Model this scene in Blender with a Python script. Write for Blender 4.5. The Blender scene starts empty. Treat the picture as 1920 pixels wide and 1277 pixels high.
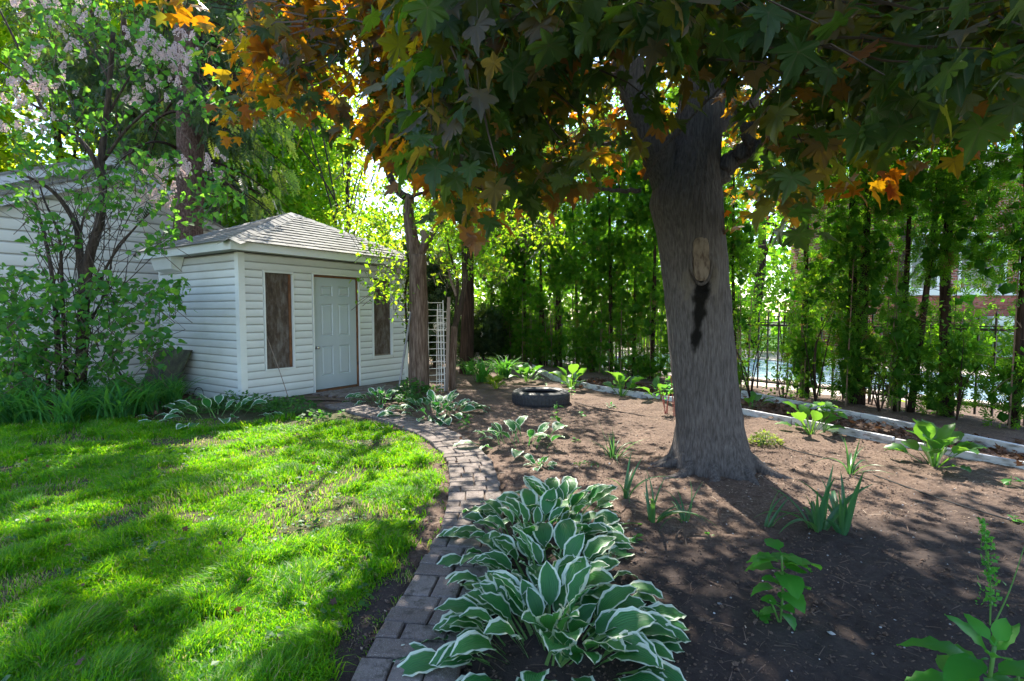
import bpy, math, numpy as np
from mathutils import Matrix, Vector
PI = math.pi
rs = np.random.RandomState
C = bpy.context.scene.collection
scene = bpy.context.scene

# ------------------------------------------------------------------ camera
FOC, CX, CY, HC = 985.0, 960.0, 638.5, 1.45
PITCH = math.atan(53.5 / FOC)
cam_d = bpy.data.cameras.new('camera')
cam_d.sensor_width = 36.0
cam_d.lens = 36.0 * FOC / 1920.0
cam_d.clip_start = 0.05
cam_d.clip_end = 600.0
cam = bpy.data.objects.new('camera', cam_d)
cam.location = (0, 0, HC)
cam.rotation_euler = (PI / 2 - PITCH, 0, 0)
C.objects.link(cam)
scene.camera = cam

# ------------------------------------------------------------------ sky, sun, exposure
SUN_EL = math.radians(49)
SUN_AZ = math.radians(-11)            # measured from +Y towards +X
SUN = np.array([math.sin(SUN_AZ) * math.cos(SUN_EL), math.cos(SUN_AZ) * math.cos(SUN_EL), math.sin(SUN_EL)])
world = bpy.data.worlds.new('World')
scene.world = world
world.use_nodes = True
wn = world.node_tree
bg = wn.nodes['Background']
sky = wn.nodes.new('ShaderNodeTexSky')
sky.sky_type = 'NISHITA'
sky.sun_disc = False
sky.sun_elevation = SUN_EL
sky.sun_rotation = SUN_AZ
sky.air_density = 1.0
sky.dust_density = 0.4
sky.ozone_density = 1.0
wn.links.new(sky.outputs[0], bg.inputs[0])
bg.inputs[1].default_value = 0.15
sun_d = bpy.data.lights.new('sun', 'SUN')
sun_d.energy = 4.5
sun_d.angle = math.radians(0.55)
sun_d.color = (1.0, 0.93, 0.80)
sun = bpy.data.objects.new('sun', sun_d)
sun.rotation_euler = Vector(SUN).to_track_quat('Z', 'Y').to_euler()
sun.location = (0, 0, 20)
C.objects.link(sun)
scene.view_settings.view_transform = 'Standard'
scene.view_settings.look = 'None'
scene.view_settings.exposure = 1.85
scene.view_settings.gamma = 1.0
scene.view_settings.use_curve_mapping = False
scene.cycles.max_bounces = 10
scene.cycles.diffuse_bounces = 5
scene.cycles.transmission_bounces = 6
scene.cycles.use_denoising = True
scene.cycles.sample_clamp_indirect = 6.0

# ------------------------------------------------------------------ helpers: geometry of the view, noise
def ray(u, v):
    x = (u - CX) / FOC; y = -(v - CY) / FOC
    return np.array([x, math.cos(PITCH) + y * math.sin(PITCH), -math.sin(PITCH) + y * math.cos(PITCH)])
def G(u, v, z=0.0):
    d = ray(u, v); t = (z - HC) / d[2]
    return np.array([d[0] * t, d[1] * t, z])
def P(u, v, Y):
    d = ray(u, v); t = Y / d[1]
    return np.array([d[0] * t, Y, HC + d[2] * t])
def proj(p):
    p = np.asarray(p, float); c, s = math.cos(PITCH), math.sin(PITCH)
    dz = p[..., 2] - HC
    dep = p[..., 1] * c - dz * s; up = p[..., 1] * s + dz * c
    dep = np.where(dep < 0.05, 0.05, dep)
    return CX + FOC * p[..., 0] / dep, CY - FOC * up / dep, dep

_tab = rs(5).rand(256, 256)
def vnoise(x, y):
    x = np.asarray(x, float); y = np.asarray(y, float)
    xi = np.floor(x).astype(int); yi = np.floor(y).astype(int)
    fx = x - xi; fy = y - yi
    fx = fx * fx * (3 - 2 * fx); fy = fy * fy * (3 - 2 * fy)
    a = _tab[xi & 255, yi & 255]; b = _tab[(xi + 1) & 255, yi & 255]
    c = _tab[xi & 255, (yi + 1) & 255]; d = _tab[(xi + 1) & 255, (yi + 1) & 255]
    return (a * (1 - fx) + b * fx) * (1 - fy) + (c * (1 - fx) + d * fx) * fy
def fbm(x, y, o=4):
    s = 0; a = 0.5; t = 0
    for i in range(o):
        s = s + a * vnoise(x * 2 ** i + 17.3 * i, y * 2 ** i + 9.1 * i); t += a; a *= 0.5
    return s / t
def sstep(a, b, x):
    t = np.clip((x - a) / (b - a), 0, 1); return t * t * (3 - 2 * t)

# sun patches wanted in the garden; crowns are cut open to let them through (in metres)
saz = np.array([math.sin(SUN_AZ), math.cos(SUN_AZ)])
LIT = [  # x, y, rx, ry  (garden bed, path, clearings)
    (0.95, 6.3, 1.15, 1.25), (1.15, 5.2, .5, .4), (-.5, 7.9, .9, .5), (-.2, 5.6, .3, .25), (-.35, 4.4, .2, .25), (-1.3, 7.2, .6, .22),
    (2.7, 5.5, .55, .7), (3.2, 4.7, .5, .9), (3.5, 3.9, .32, .6), (2.55, 4.25, .25, .25), (3.1, 3.3, .12, .4), (3.9, 5.0, .3, .6),
    (1.9, 2.55, .1, .18), (.75, 2.2, .07, .07), (1.35, 2.35, .09, .07), (2.4, 2.9, .2, .12), (-.2, 9.2, .7, .4)]
def litprob(x, y):
    x = np.asarray(x, float); y = np.asarray(y, float)
    # lawn: bands running along the sun's bearing
    a = x * saz[1] - y * saz[0]; b = x * saz[0] + y * saz[1]
    n = 0.65 * fbm(a / 0.62 + 3.1, b / 1.9 + 7.7, 3) + 0.35 * fbm(x / .33 + 40, y / .45 + 11, 2)
    lawn = sstep(.492, .515, n + .02 * sstep(2.0, 3.5, y))
    edge = sstep(-.55, -.95, x + .28 * np.clip(y - 5.2, 0, 3) * .9 + .10 * np.clip(3.0 - y, 0, 2) * 2)
    far = sstep(6.5, 6.0, y + 0.22 * np.clip(-2.2 - x, 0, 5) * 1.2)
    out = lawn * edge * far
    d = .0 * x
    wob = .35 * (fbm(x * 2.3 + 9, y * 2.3 + 3, 3) - .5) * 2
    for (ex, ey, rx, ry) in LIT:
        q = np.sqrt(((x - ex) / rx) ** 2 + ((y - ey) / ry) ** 2)
        d = np.maximum(d, sstep(1.12, .88, q + wob))
    g2 = sstep(.40, .46, fbm(x / .4 + 70, y / .4 + 31, 2)) * .85 + .15
    out = np.maximum(out, d * g2)
    # nothing is held back over the neighbour's yard and beyond
    yard = sstep(0, .4, (y - 9.6) * .59 + (x - 4.9) * .81)
    out = np.maximum(out, yard * .75)
    return out
SHED_LIT = None
def carve(pos, r, keep_floor=0.0):
    """True where a leaf may stay: leaves in the way of the sunlit patches are left out."""
    t = pos[:, 2] / SUN[2]
    gx = pos[:, 0] - SUN[0] * t; gy = pos[:, 1] - SUN[1] * t
    p = litprob(gx, gy)
    # shed roof, at about 2.9 m
    t2 = (pos[:, 2] - 2.95) / SUN[2]
    rx = pos[:, 0] - SUN[0] * t2; ry = pos[:, 1] - SUN[1] * t2
    lx = (rx + 4.25) * .545 + (ry - 8.3) * .838; ly = -(rx + 4.25) * .838 + (ry - 8.3) * .545
    onroof = (lx > -.2) & (lx < 3.7) & (ly > -.4) & (ly < 3.1) & (t2 > 0)
    pr = sstep(.36, .44, fbm(rx * 2.2, ry * 2.2 + 50, 3)) * .97
    p = np.where(onroof, np.maximum(p, pr), p)
    for (zx, x0, x1, y0, y1, pw) in ((3.3, -3.0, -.2, 3.0, 6.6, .8), (2.9, -.2, 6.0, 6.1, 9.0, .8), (2.6, -1.8, 2.6, 9.5, 13.5, .7), (3.4, -2.8, -.4, 8.6, 11, .7), (2.3, 1.85, 2.45, 3.0, 3.45, .9)):
        t3 = (pos[:, 2] - zx) / SUN[2]; qx = pos[:, 0] - SUN[0] * t3; qy = pos[:, 1] - SUN[1] * t3
        inb = (qx > x0) & (qx < x1) & (qy > y0) & (qy < y1) & (t3 > 1.3)
        p = np.where(inb, np.maximum(p, pw * sstep(.40, .5, fbm(qx * 2.2 + 5, qy * 2.2, 2))), p)
    return r > p * (1 - keep_floor)

# ------------------------------------------------------------------ helpers: objects
OFF = {}
def offset_of(parent):
    o = np.zeros(3)
    while parent is not None:
        if OFF.get(parent.name) == 'local': return o * 0
        o = o + np.array(parent.location); parent = parent.parent
    return o
def new_mesh(name, V, F, uv=None, attr=None, smooth=False, mi=None):
    V = np.asarray(V, np.float32).reshape(-1, 3)
    me = bpy.data.meshes.new(name)
    groups = F if isinstance(F, list) and len(F) and isinstance(F[0], np.ndarray) and F[0].ndim == 2 else [np.asarray(F, np.int32)] if not isinstance(F, list) else None
    if groups is None:
        counts = np.array([len(f) for f in F], np.int32)
        loops = np.fromiter((i for f in F for i in f), np.int32)
    else:
        groups = [np.asarray(g, np.int32) for g in groups if len(g)]
        counts = np.concatenate([np.full(len(g), g.shape[1], np.int32) for g in groups])
        loops = np.concatenate([g.ravel() for g in groups])
    me.vertices.add(len(V)); me.vertices.foreach_set('co', V.ravel())
    me.loops.add(len(loops)); me.loops.foreach_set('vertex_index', loops)
    me.polygons.add(len(counts))
    starts = np.concatenate([[0], np.cumsum(counts)[:-1]]).astype(np.int32)
    me.polygons.foreach_set('loop_start', starts); me.polygons.foreach_set('loop_total', counts)
    if mi is not None: me.polygons.foreach_set('material_index', np.asarray(mi, np.int32))
    if uv is not None:
        l = me.uv_layers.new(name='UVMap')
        l.data.foreach_set('uv', np.asarray(uv, np.float32)[loops].ravel())
    if attr is not None:
        for k, a in attr.items():
            at = me.attributes.new(k, 'FLOAT', 'POINT'); at.data.foreach_set('value', np.asarray(a, np.float32))
    me.update(calc_edges=True)
    me.shade_smooth() if smooth else me.shade_flat()
    return me
def tag(o, label=None, cat=None, group=None, kind=None):
    if label: o['label'] = label
    if cat: o['category'] = cat
    if group: o['group'] = group
    if kind: o['kind'] = kind
    return o
def mk(name, V, F, mat, parent=None, local=False, **kw):
    V = np.asarray(V, float).reshape(-1, 3)
    if parent is not None and not local: V = V - offset_of(parent)
    me = new_mesh(name, V, F, **kw)
    for m in (mat if isinstance(mat, (list, tuple)) else [mat]): me.materials.append(m)
    o = bpy.data.objects.new(name, me); C.objects.link(o)
    if parent is not None: o.parent = parent
    return o
def empty(name, loc, label=None, cat=None, group=None, rz=0, kind=None):
    o = bpy.data.objects.new(name, None); C.objects.link(o)
    o.location = loc; o.rotation_euler = (0, 0, rz); o.empty_display_size = .1
    if rz: OFF[o.name] = 'local'
    return tag(o, label, cat, group, kind)
def inst(name, me, parent, M):
    o = bpy.data.objects.new(name, me); C.objects.link(o); o.parent = parent
    o.matrix_local = M
    return o
def copy_tree(o, parent=None):
    c = o.copy(); C.objects.link(c); c.parent = parent
    for ch in o.children: copy_tree(ch, c)
    return c

class MB:
    def __init__(s): s.V = []; s.F = []; s.n = 0
    def add(s, V, F):
        V = np.asarray(V, float).reshape(-1, 3); s.V.append(V)
        s.F += [tuple(int(i) + s.n for i in f) for f in F]; s.n += len(V); return s
    def box(s, x0, x1, y0, y1, z0, z1, M=None):
        V = np.array([(x, y, z) for z in (z0, z1) for y in (y0, y1) for x in (x0, x1)], float)
        if M is not None: V = V @ M[:3, :3].T + M[:3, 3]
        return s.add(V, [(0, 2, 3, 1), (4, 5, 7, 6), (0, 1, 5, 4), (2, 6, 7, 3), (0, 4, 6, 2), (1, 3, 7, 5)])
    def tube(s, pts, rad, n=8, cap=True):
        V, F = tube(pts, rad, n, cap); return s.add(V, F)
    def obj(s, name, mat, parent=None, local=False, **kw):
        return mk(name, np.concatenate(s.V), s.F, mat, parent, local, **kw)

def tube(pts, rad, n=8, cap=True):
    pts = np.asarray(pts, float); m = len(pts)
    rad = np.broadcast_to(np.asarray(rad, float), (m,))
    T = np.gradient(pts, axis=0); T /= np.linalg.norm(T, axis=1)[:, None] + 1e-9
    ref = np.array([0, 0, 1.]) if abs(T[0][2]) < .9 else np.array([1., 0, 0])
    a = np.cross(T[0], ref); a /= np.linalg.norm(a)
    V = np.zeros((m, n, 3)); ang = np.arange(n) * 2 * PI / n
    for i in range(m):
        a = a - T[i] * a.dot(T[i]); a /= np.linalg.norm(a) + 1e-9
        b = np.cross(T[i], a)
        V[i] = pts[i] + rad[i] * (np.cos(ang)[:, None] * a + np.sin(ang)[:, None] * b)
    F = [(i * n + j, i * n + (j + 1) % n, (i + 1) * n + (j + 1) % n, (i + 1) * n + j) for i in range(m - 1) for j in range(n)]
    if cap: F += [tuple(range(n))[::-1], tuple(range((m - 1) * n, m * n))]
    return V.reshape(-1, 3), F
def smooth_path(pts, k=6):
    pts = np.asarray(pts, float); out = []
    Q = np.vstack([2 * pts[0] - pts[1], pts, 2 * pts[-1] - pts[-2]])
    for i in range(1, len(Q) - 2):
        for t in np.arange(k) / k:
            p0, p1, p2, p3 = Q[i - 1], Q[i], Q[i + 1], Q[i + 2]
            out.append(.5 * ((2 * p1) + (-p0 + p2) * t + (2 * p0 - 5 * p1 + 4 * p2 - p3) * t * t + (-p0 + 3 * p1 - 3 * p2 + p3) * t ** 3))
    out.append(pts[-1]); return np.array(out)

def norm(a): return a / (np.linalg.norm(a, axis=-1, keepdims=True) + 1e-9)
def frames(tip, nrm):
    """rotation matrices: x across, y = tip direction, z = leaf normal"""
    y = norm(tip); z = norm(nrm - y * np.sum(nrm * y, axis=1, keepdims=True)); x = np.cross(y, z)
    return np.stack([x, y, z], axis=2)
def scatter(T, F, pos, R, sc):
    N = len(pos); k = len(T)
    V = np.einsum('nij,kj->nki', R, np.asarray(T, float)) * np.asarray(sc)[:, None, None] + pos[:, None, :]
    FF = [(np.arange(N)[:, None, None] * k + f[None]).reshape(-1, f.shape[1]) for f in (F if isinstance(F, list) else [F])]
    return V.reshape(-1, 3), FF
def leaves(name, T, F, pos, R, sc, mat, parent, seed=0, kind='stuff', rnd=None, smooth=False, vein=None):
    V, FF = scatter(T, F, pos, R, sc)
    if rnd is None: rnd = rs(seed).rand(len(pos))
    at = {'rnd': np.repeat(rnd, len(T))}
    if vein is not None: at['vein'] = np.tile(vein, len(pos))
    o = mk(name, V, FF, mat, parent, attr=at, smooth=smooth)
    if kind: o['kind'] = kind
    return o
def rdir(r, n): return norm(r.normal(size=(n, 3)))

# ------------------------------------------------------------------ materials
def mat(name):
    m = bpy.data.materials.new(name); m.use_nodes = True
    nt = m.node_tree; return m, nt, nt.nodes['Principled BSDF'], nt.nodes['Material Output']
def nd(nt, t, **k):
    n = nt.nodes.new(t)
    for a, b in k.items():
        if a.startswith('i_'): n.inputs[int(a[2:])].default_value = b
        else: setattr(n, a, b)
    return n
def c4(c): return (c[0], c[1], c[2], 1)
def ramp(nt, fac, stops):
    r = nt.nodes.new('ShaderNodeValToRGB'); e = r.color_ramp.elements
    while len(e) < len(stops): e.new(.5)
    for i, (p, c) in enumerate(stops): e[i].position = p; e[i].color = c4(c)
    nt.links.new(fac, r.inputs[0]); return r.outputs[0]
def coords(nt, scale=(1, 1, 1), kind='Object'):
    tc = nd(nt, 'ShaderNodeTexCoord'); mp = nd(nt, 'ShaderNodeMapping'); mp.inputs['Scale'].default_value = scale
    nt.links.new(tc.outputs[kind], mp.inputs[0]); return mp.outputs[0]
def noise(nt, vec, scale=5, detail=5, rough=.55):
    n = nd(nt, 'ShaderNodeTexNoise'); n.inputs['Scale'].default_value = scale; n.inputs['Detail'].default_value = detail; n.inputs['Roughness'].default_value = rough
    if vec is not None: nt.links.new(vec, n.inputs['Vector'])
    return n.outputs['Fac']
def bump(nt, bsdf, h, strength=.5, dist=.01):
    b = nd(nt, 'ShaderNodeBump'); b.inputs['Strength'].default_value = strength; b.inputs['Distance'].default_value = dist
    nt.links.new(h, b.inputs['Height']); nt.links.new(b.outputs[0], bsdf.inputs['Normal']); return b
def mixc(nt, fac, a, b, mode='MIX'):
    m = nd(nt, 'ShaderNodeMix', data_type='RGBA', blend_type=mode)
    for s, v in ((0, fac), (6, a), (7, b)):
        if hasattr(v, 'links') or hasattr(v, 'is_linked'): nt.links.new(v, m.inputs[s])
        elif s == 0: m.inputs[0].default_value = v
        else: m.inputs[s].default_value = c4(v)
    return m.outputs[2]
def math_(nt, op, a, b=0.0):
    m = nd(nt, 'ShaderNodeMath', operation=op)
    for i, v in enumerate((a, b)):
        if hasattr(v, 'is_linked'): nt.links.new(v, m.inputs[i])
        else: m.inputs[i].default_value = v
    return m.outputs[0]
def rndfac(nt):
    at = nd(nt, 'ShaderNodeAttribute', attribute_name='rnd'); oi = nd(nt, 'ShaderNodeObjectInfo')
    return math_(nt, 'ADD', at.outputs['Fac'], math_(nt, 'MULTIPLY', math_(nt, 'LESS_THAN', at.outputs['Fac'], .0003), oi.outputs['Random']))
def leafmat(name, stops, trans, tw=.45, rough=.5, spec=.35, veins=None):
    m, nt, b, out = mat(name)
    f = rndfac(nt); col = ramp(nt, f, stops)
    tcol = ramp(nt, f, trans)
    if veins:
        at = nd(nt, 'ShaderNodeAttribute', attribute_name='vein'); vf = ramp(nt, at.outputs['Fac'], [(.0, (.8, .8, .8)), (.10, (0, 0, 0))])
        col = mixc(nt, vf, col, (.16, .17, .08)); tcol = mixc(nt, vf, tcol, (.12, .07, .01))
        nn = noise(nt, coords(nt, (1, 1, 1), 'Object'), 30, 3); bump(nt, b, nn, .25, .01)
    nt.links.new(col, b.inputs['Base Color'])
    b.inputs['Roughness'].default_value = rough; b.inputs['Specular IOR Level'].default_value = spec
    t = nd(nt, 'ShaderNodeBsdfTranslucent'); nt.links.new(tcol, t.inputs[0])
    mx = nd(nt, 'ShaderNodeMixShader'); mx.inputs[0].default_value = tw
    nt.links.new(b.outputs[0], mx.inputs[1]); nt.links.new(t.outputs[0], mx.inputs[2]); nt.links.new(mx.outputs[0], out.inputs[0])
    return m
def simple(name, col, rough=.6, var=.25, scale=8, bmp=.2, metal=0, vec=(1, 1, 1), dark=None, spec=.5, detail=5, dist=.004):
    m, nt, b, out = mat(name)
    v = coords(nt, vec); n = noise(nt, v, scale, detail)
    d = dark if dark else tuple(c * (1 - var) for c in col)
    l = tuple(min(1, c * (1 + var * .6)) for c in col)
    nt.links.new(ramp(nt, n, [(.3, d), (.5, col), (.75, l)]), b.inputs['Base Color'])
    b.inputs['Roughness'].default_value = rough; b.inputs['Metallic'].default_value = metal; b.inputs['Specular IOR Level'].default_value = spec
    if bmp: bump(nt, b, noise(nt, v, scale * 6, 4), bmp, dist)
    return m
def barkmat(name, dark, mid, light, sc=18, z=.16, strength=.9, dist=.02, stain=False):
    m, nt, b, out = mat(name)
    v = coords(nt, (1, 1, z)); n = noise(nt, v, sc, 6, .65); n2 = noise(nt, v, sc * 3, 4)
    big = noise(nt, coords(nt), 2.2, 3)
    col = ramp(nt, n, [(.36, dark), (.52, mid), (.70, light)])
    col = mixc(nt, math_(nt, 'MULTIPLY', big, .5), col, tuple(c * .6 for c in mid))
    if stain:
        at = nd(nt, 'ShaderNodeAttribute', attribute_name='stain')
        col = mixc(nt, at.outputs['Fac'], col, (.006, .005, .004))
        at2 = nd(nt, 'ShaderNodeAttribute', attribute_name='pale')
        col = mixc(nt, at2.outputs['Fac'], col, (.16, .135, .11))
    nt.links.new(col, b.inputs['Base Color']); b.inputs['Roughness'].default_value = .9; b.inputs['Specular IOR Level'].default_value = .2
    h = math_(nt, 'ADD', n, math_(nt, 'MULTIPLY', n2, .5)); bump(nt, b, h, strength, dist)
    return m

M = {}
M['maple'] = leafmat('maple_leaf_bronze', [(0, (.018, .045, .018)), (.35, (.026, .055, .022)), (.6, (.035, .045, .02)), (.8, (.036, .034, .02)), (1, (.035, .04, .042))],
                     [(0, (.10, .24, .012)), (.3, (.18, .28, .012)), (.45, (.60, .45, .01)), (.65, (.95, .42, .008)), (.85, (.95, .27, .006)), (1, (.36, .32, .02))], .44, .42, .34, veins=1)
M['yellow'] = leafmat('yellow_green_leaf', [(0, (.06, .13, .012)), (.5, (.09, .17, .014)), (1, (.14, .20, .015))],
                      [(0, (.34, .66, .015)), (.5, (.58, .80, .02)), (1, (.85, .82, .03))], .62, .6, .2)
M['green'] = leafmat('green_leaf', [(0, (.025, .08, .012)), (.5, (.04, .11, .016)), (1, (.07, .14, .02))],
                     [(0, (.14, .48, .02)), (1, (.42, .72, .03))], .52, .6, .25)
M['light'] = leafmat('light_green_leaf', [(0, (.04, .10, .015)), (.5, (.06, .13, .02)), (1, (.10, .16, .03))],
                     [(0, (.26, .60, .015)), (.6, (.46, .78, .02)), (1, (.75, .85, .04))], .56, .55, .25)
M['lilac'] = leafmat('lilac_leaf', [(0, (.028, .11, .032)), (.5, (.042, .14, .04)), (1, (.06, .17, .04))],
                     [(0, (.14, .48, .03)), (1, (.34, .66, .05))], .42, .6, .18)
M['blossom'] = leafmat('lilac_blossom', [(0, (.62, .48, .48)), (.5, (.74, .60, .58)), (1, (.82, .72, .68))], [(0, (.7, .5, .5)), (1, (.8, .68, .62))], .35, .7)
M['cedar'] = leafmat('cedar_spray', [(0, (.020, .065, .010)), (.5, (.035, .10, .014)), (.85, (.055, .13, .018)), (1, (.13, .07, .035))],
                     [(0, (.15, .48, .012)), (.8, (.36, .68, .02)), (1, (.4, .22, .05))], .42, .8, .15)
M['spruce'] = leafmat('spruce_needles', [(0, (.015, .038, .016)), (.6, (.025, .055, .02)), (1, (.05, .07, .025))], [(0, (.06, .16, .02)), (1, (.22, .30, .03))], .3, .6)
M['daylily'] = leafmat('daylily_blade', [(0, (.03, .125, .04)), (1, (.05, .17, .05))], [(0, (.12, .5, .04)), (1, (.3, .65, .04))], .40, .55, .25)
M['daffodil'] = leafmat('daffodil_blade', [(0, (.022, .085, .045)), (1, (.04, .12, .045))], [(0, (.10, .36, .08)), (1, (.2, .45, .06))], .32, .38, .5)
M['shrub'] = leafmat('fresh_shrub_leaf', [(0, (.03, .18, .02)), (1, (.05, .24, .025))], [(0, (.12, .5, .04)), (1, (.25, .6, .05))], .42, .45, .4)
M['lime'] = leafmat('lime_leaf', [(0, (.10, .18, .02)), (1, (.22, .26, .03))], [(0, (.35, .6, .04)), (1, (.6, .7, .05))], .42, .5)
M['fern'] = leafmat('fern_leaflet', [(0, (.022, .085, .02)), (1, (.04, .12, .03))], [(0, (.10, .4, .03)), (1, (.2, .5, .04))], .4, .5)
M['green_hosta'] = leafmat('green_hosta_leaf', [(0, (.03, .12, .025)), (1, (.05, .16, .03))], [(0, (.14, .42, .03)), (1, (.28, .55, .04))], .36, .45, .4)
M['dead_leaf'] = leafmat('dead_leaf', [(0, (.06, .03, .018)), (.5, (.10, .05, .03)), (1, (.16, .09, .06))], [(0, (.2, .08, .03)), (1, (.3, .15, .06))], .15, .7)
M['debris'] = leafmat('mulch_chip', [(0, (.07, .048, .038)), (.5, (.17, .115, .09)), (.8, (.32, .23, .17)), (1, (.50, .41, .32))], [(0, (.05, .03, .02)), (1, (.1, .07, .05))], .05, .85)
M['grass'] = leafmat('grass_blade', [(0, (.022, .11, .006)), (.55, (.042, .165, .008)), (.88, (.085, .21, .010)), (.93, (.26, .22, .10)), (1, (.36, .30, .16))],
                     [(0, (.16, .60, .006)), (.55, (.38, .80, .008)), (.88, (.62, .88, .012)), (.93, (.5, .42, .2)), (1, (.55, .48, .25))], .46, .5, .3)
M['bark_maple'] = barkmat('maple_bark', (.060, .051, .050), (.125, .109, .106), (.20, .18, .175), 70, .12, 1.0, .02, stain=True)
M['bark'] = barkmat('grey_brown_bark', (.02, .015, .012), (.065, .048, .038), (.13, .10, .08), 20, .14)
M['bark_red'] = barkmat('shaggy_brown_bark', (.06, .035, .025), (.16, .112, .088), (.30, .225, .18), 30, .12, 1.0, .015)
M['bark_dark'] = barkmat('dark_cedar_bark', (.012, .007, .005), (.04, .024, .017), (.09, .055, .04), 30, .08)
M['bark_spruce'] = barkmat('scaly_spruce_bark', (.05, .028, .022), (.14, .085, .07), (.25, .18, .155), 30, .5, 1.0, .02)
M['twig'] = simple('twig', (.11, .08, .06), .85, .4, 20)
M['dark_twig'] = simple('dark_twig', (.05, .033, .024), .85, .4, 20)
M['pale_twig'] = simple('bare_cedar_twig', (.17, .11, .07), .85, .4, 20)
def siding(name, col, dirt_shade=.35):
    m, nt, b, out = mat(name)
    n = noise(nt, coords(nt, (1, 1, 1.6)), 1.6, 6, .6); n2 = noise(nt, coords(nt, (2, 2, 14)), 3, 4); oi = nd(nt, 'ShaderNodeObjectInfo')
    c = mixc(nt, ramp(nt, n, [(.42, (0, 0, 0)), (.75, (dirt_shade,) * 3)]), col, tuple(x * .62 for x in (col[0], col[1] * .97, col[2] * .88)))
    c = mixc(nt, math_(nt, 'MULTIPLY', n2, .16), c, (.35, .36, .3)); c = mixc(nt, math_(nt, 'MULTIPLY', oi.outputs['Random'], .10), c, (.4, .42, .4))
    at = nd(nt, 'ShaderNodeAttribute', attribute_name='dirt_shade'); c = mixc(nt, math_(nt, 'MULTIPLY', at.outputs['Fac'], .75), c, (.16, .16, .13))  # lap shadow painted as a dark line where each board tucks in
    nt.links.new(c, b.inputs['Base Color']); b.inputs['Roughness'].default_value = .5; b.inputs['Specular IOR Level'].default_value = .35
    bump(nt, b, noise(nt, coords(nt, (1, 1, 1)), 3, 3), .12, .02); return m
M['siding'] = siding('white_vinyl_siding', (.75, .78, .79))
M['siding2'] = siding('cream_vinyl_siding', (.80, .78, .74), .2)
M['trim'] = siding('white_metal_trim', (.76, .79, .78), .3)
M['door'] = simple('pale_green_grey_door_paint', (.40, .455, .485), .42, .05, 3, .05)
M['timber_white'] = simple('white_painted_timber', (.54, .55, .58), .75, .3, 7, .4, vec=(1, 1, 3), dark=(.15, .13, .11), detail=9)
M['rust'] = simple('rusty_brown_wood', (.16, .07, .03), .85, .5, 12)
M['soffit'] = simple('grey_soffit', (.42, .42, .40), .7, .15, 5)
m, nt, b, out = mat('weathered_plywood')
v = coords(nt, (2.2, 2.2, .8)); n = noise(nt, v, 6, 8, .7); g = noise(nt, coords(nt, (9, 9, .5)), 8, 5); oi = nd(nt, 'ShaderNodeObjectInfo')
c = ramp(nt, n, [(.3, (.022, .015, .010)), (.45, (.075, .050, .036)), (.58, (.15, .13, .118)), (.75, (.25, .225, .20))])
c = mixc(nt, math_(nt, 'MULTIPLY', g, .5), c, (.05, .032, .022))
nt.links.new(c, b.inputs['Base Color']); b.inputs['Roughness'].default_value = .75; bump(nt, b, g, .4, .006); M['plywood'] = m
m, nt, b, out = mat('mossy_board')
v = coords(nt, (1, 1, 1)); n = noise(nt, v, 4, 8, .7); g = noise(nt, v, 22, 6)
c = ramp(nt, n, [(.32, (.022, .03, .014)), (.47, (.055, .05, .035)), (.6, (.085, .10, .045)), (.75, (.20, .19, .15))])
nt.links.new(c, b.inputs['Base Color']); b.inputs['Roughness'].default_value = .9; bump(nt, b, g, .7, .01); M['mossy'] = m
m, nt, b, out = mat('asphalt_shingle')
oi = nd(nt, 'ShaderNodeObjectInfo'); at = nd(nt, 'ShaderNodeAttribute', attribute_name='rnd')
n = noise(nt, coords(nt), 160, 3); n2 = noise(nt, coords(nt), 5, 4)
base = ramp(nt, oi.outputs['Random'], [(0, (.24, .23, .225)), (.5, (.31, .30, .29)), (1, (.38, .365, .35))])
c = mixc(nt, math_(nt, 'MULTIPLY', n, .6), base, (.09, .085, .08)); c = mixc(nt, math_(nt, 'MULTIPLY', n2, .35), c, (.10, .10, .08))
nt.links.new(c, b.inputs['Base Color']); b.inputs['Roughness'].default_value = .95; bump(nt, b, n, .6, .004); M['shingle'] = m
m, nt, b, out = mat('grey_concrete_paver')
oi = nd(nt, 'ShaderNodeObjectInfo'); n = noise(nt, coords(nt), 60, 5, .7); n2 = noise(nt, coords(nt), 7, 5, .7)
base = ramp(nt, oi.outputs['Random'], [(0, (.15, .112, .10)), (.35, (.19, .15, .138)), (.7, (.22, .178, .165)), (1, (.26, .21, .19))])
c = mixc(nt, ramp(nt, n2, [(.4, (0, 0, 0)), (.7, (.65, .65, .65))]), base, (.10, .082, .07)); c = mixc(nt, math_(nt, 'MULTIPLY', n, .4), c, (.10, .085, .075))
nt.links.new(c, b.inputs['Base Color']); b.inputs['Roughness'].default_value = .9; sp_ = noise(nt, coords(nt), 260, 2)
c = mixc(nt, ramp(nt, sp_, [(.58, (0, 0, 0)), (.66, (.6, .6, .6))]), c, (.40, .36, .33)); c = mixc(nt, ramp(nt, noise(nt, coords(nt), 16, 6, .75), [(.52, (0, 0, 0)), (.64, (.8, .8, .8))]), c, (.055, .045, .035)); nt.links.new(c, b.inputs['Base Color'])
bump(nt, b, math_(nt, 'ADD', n, n2), .9, .010); M['paver'] = m
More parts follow.
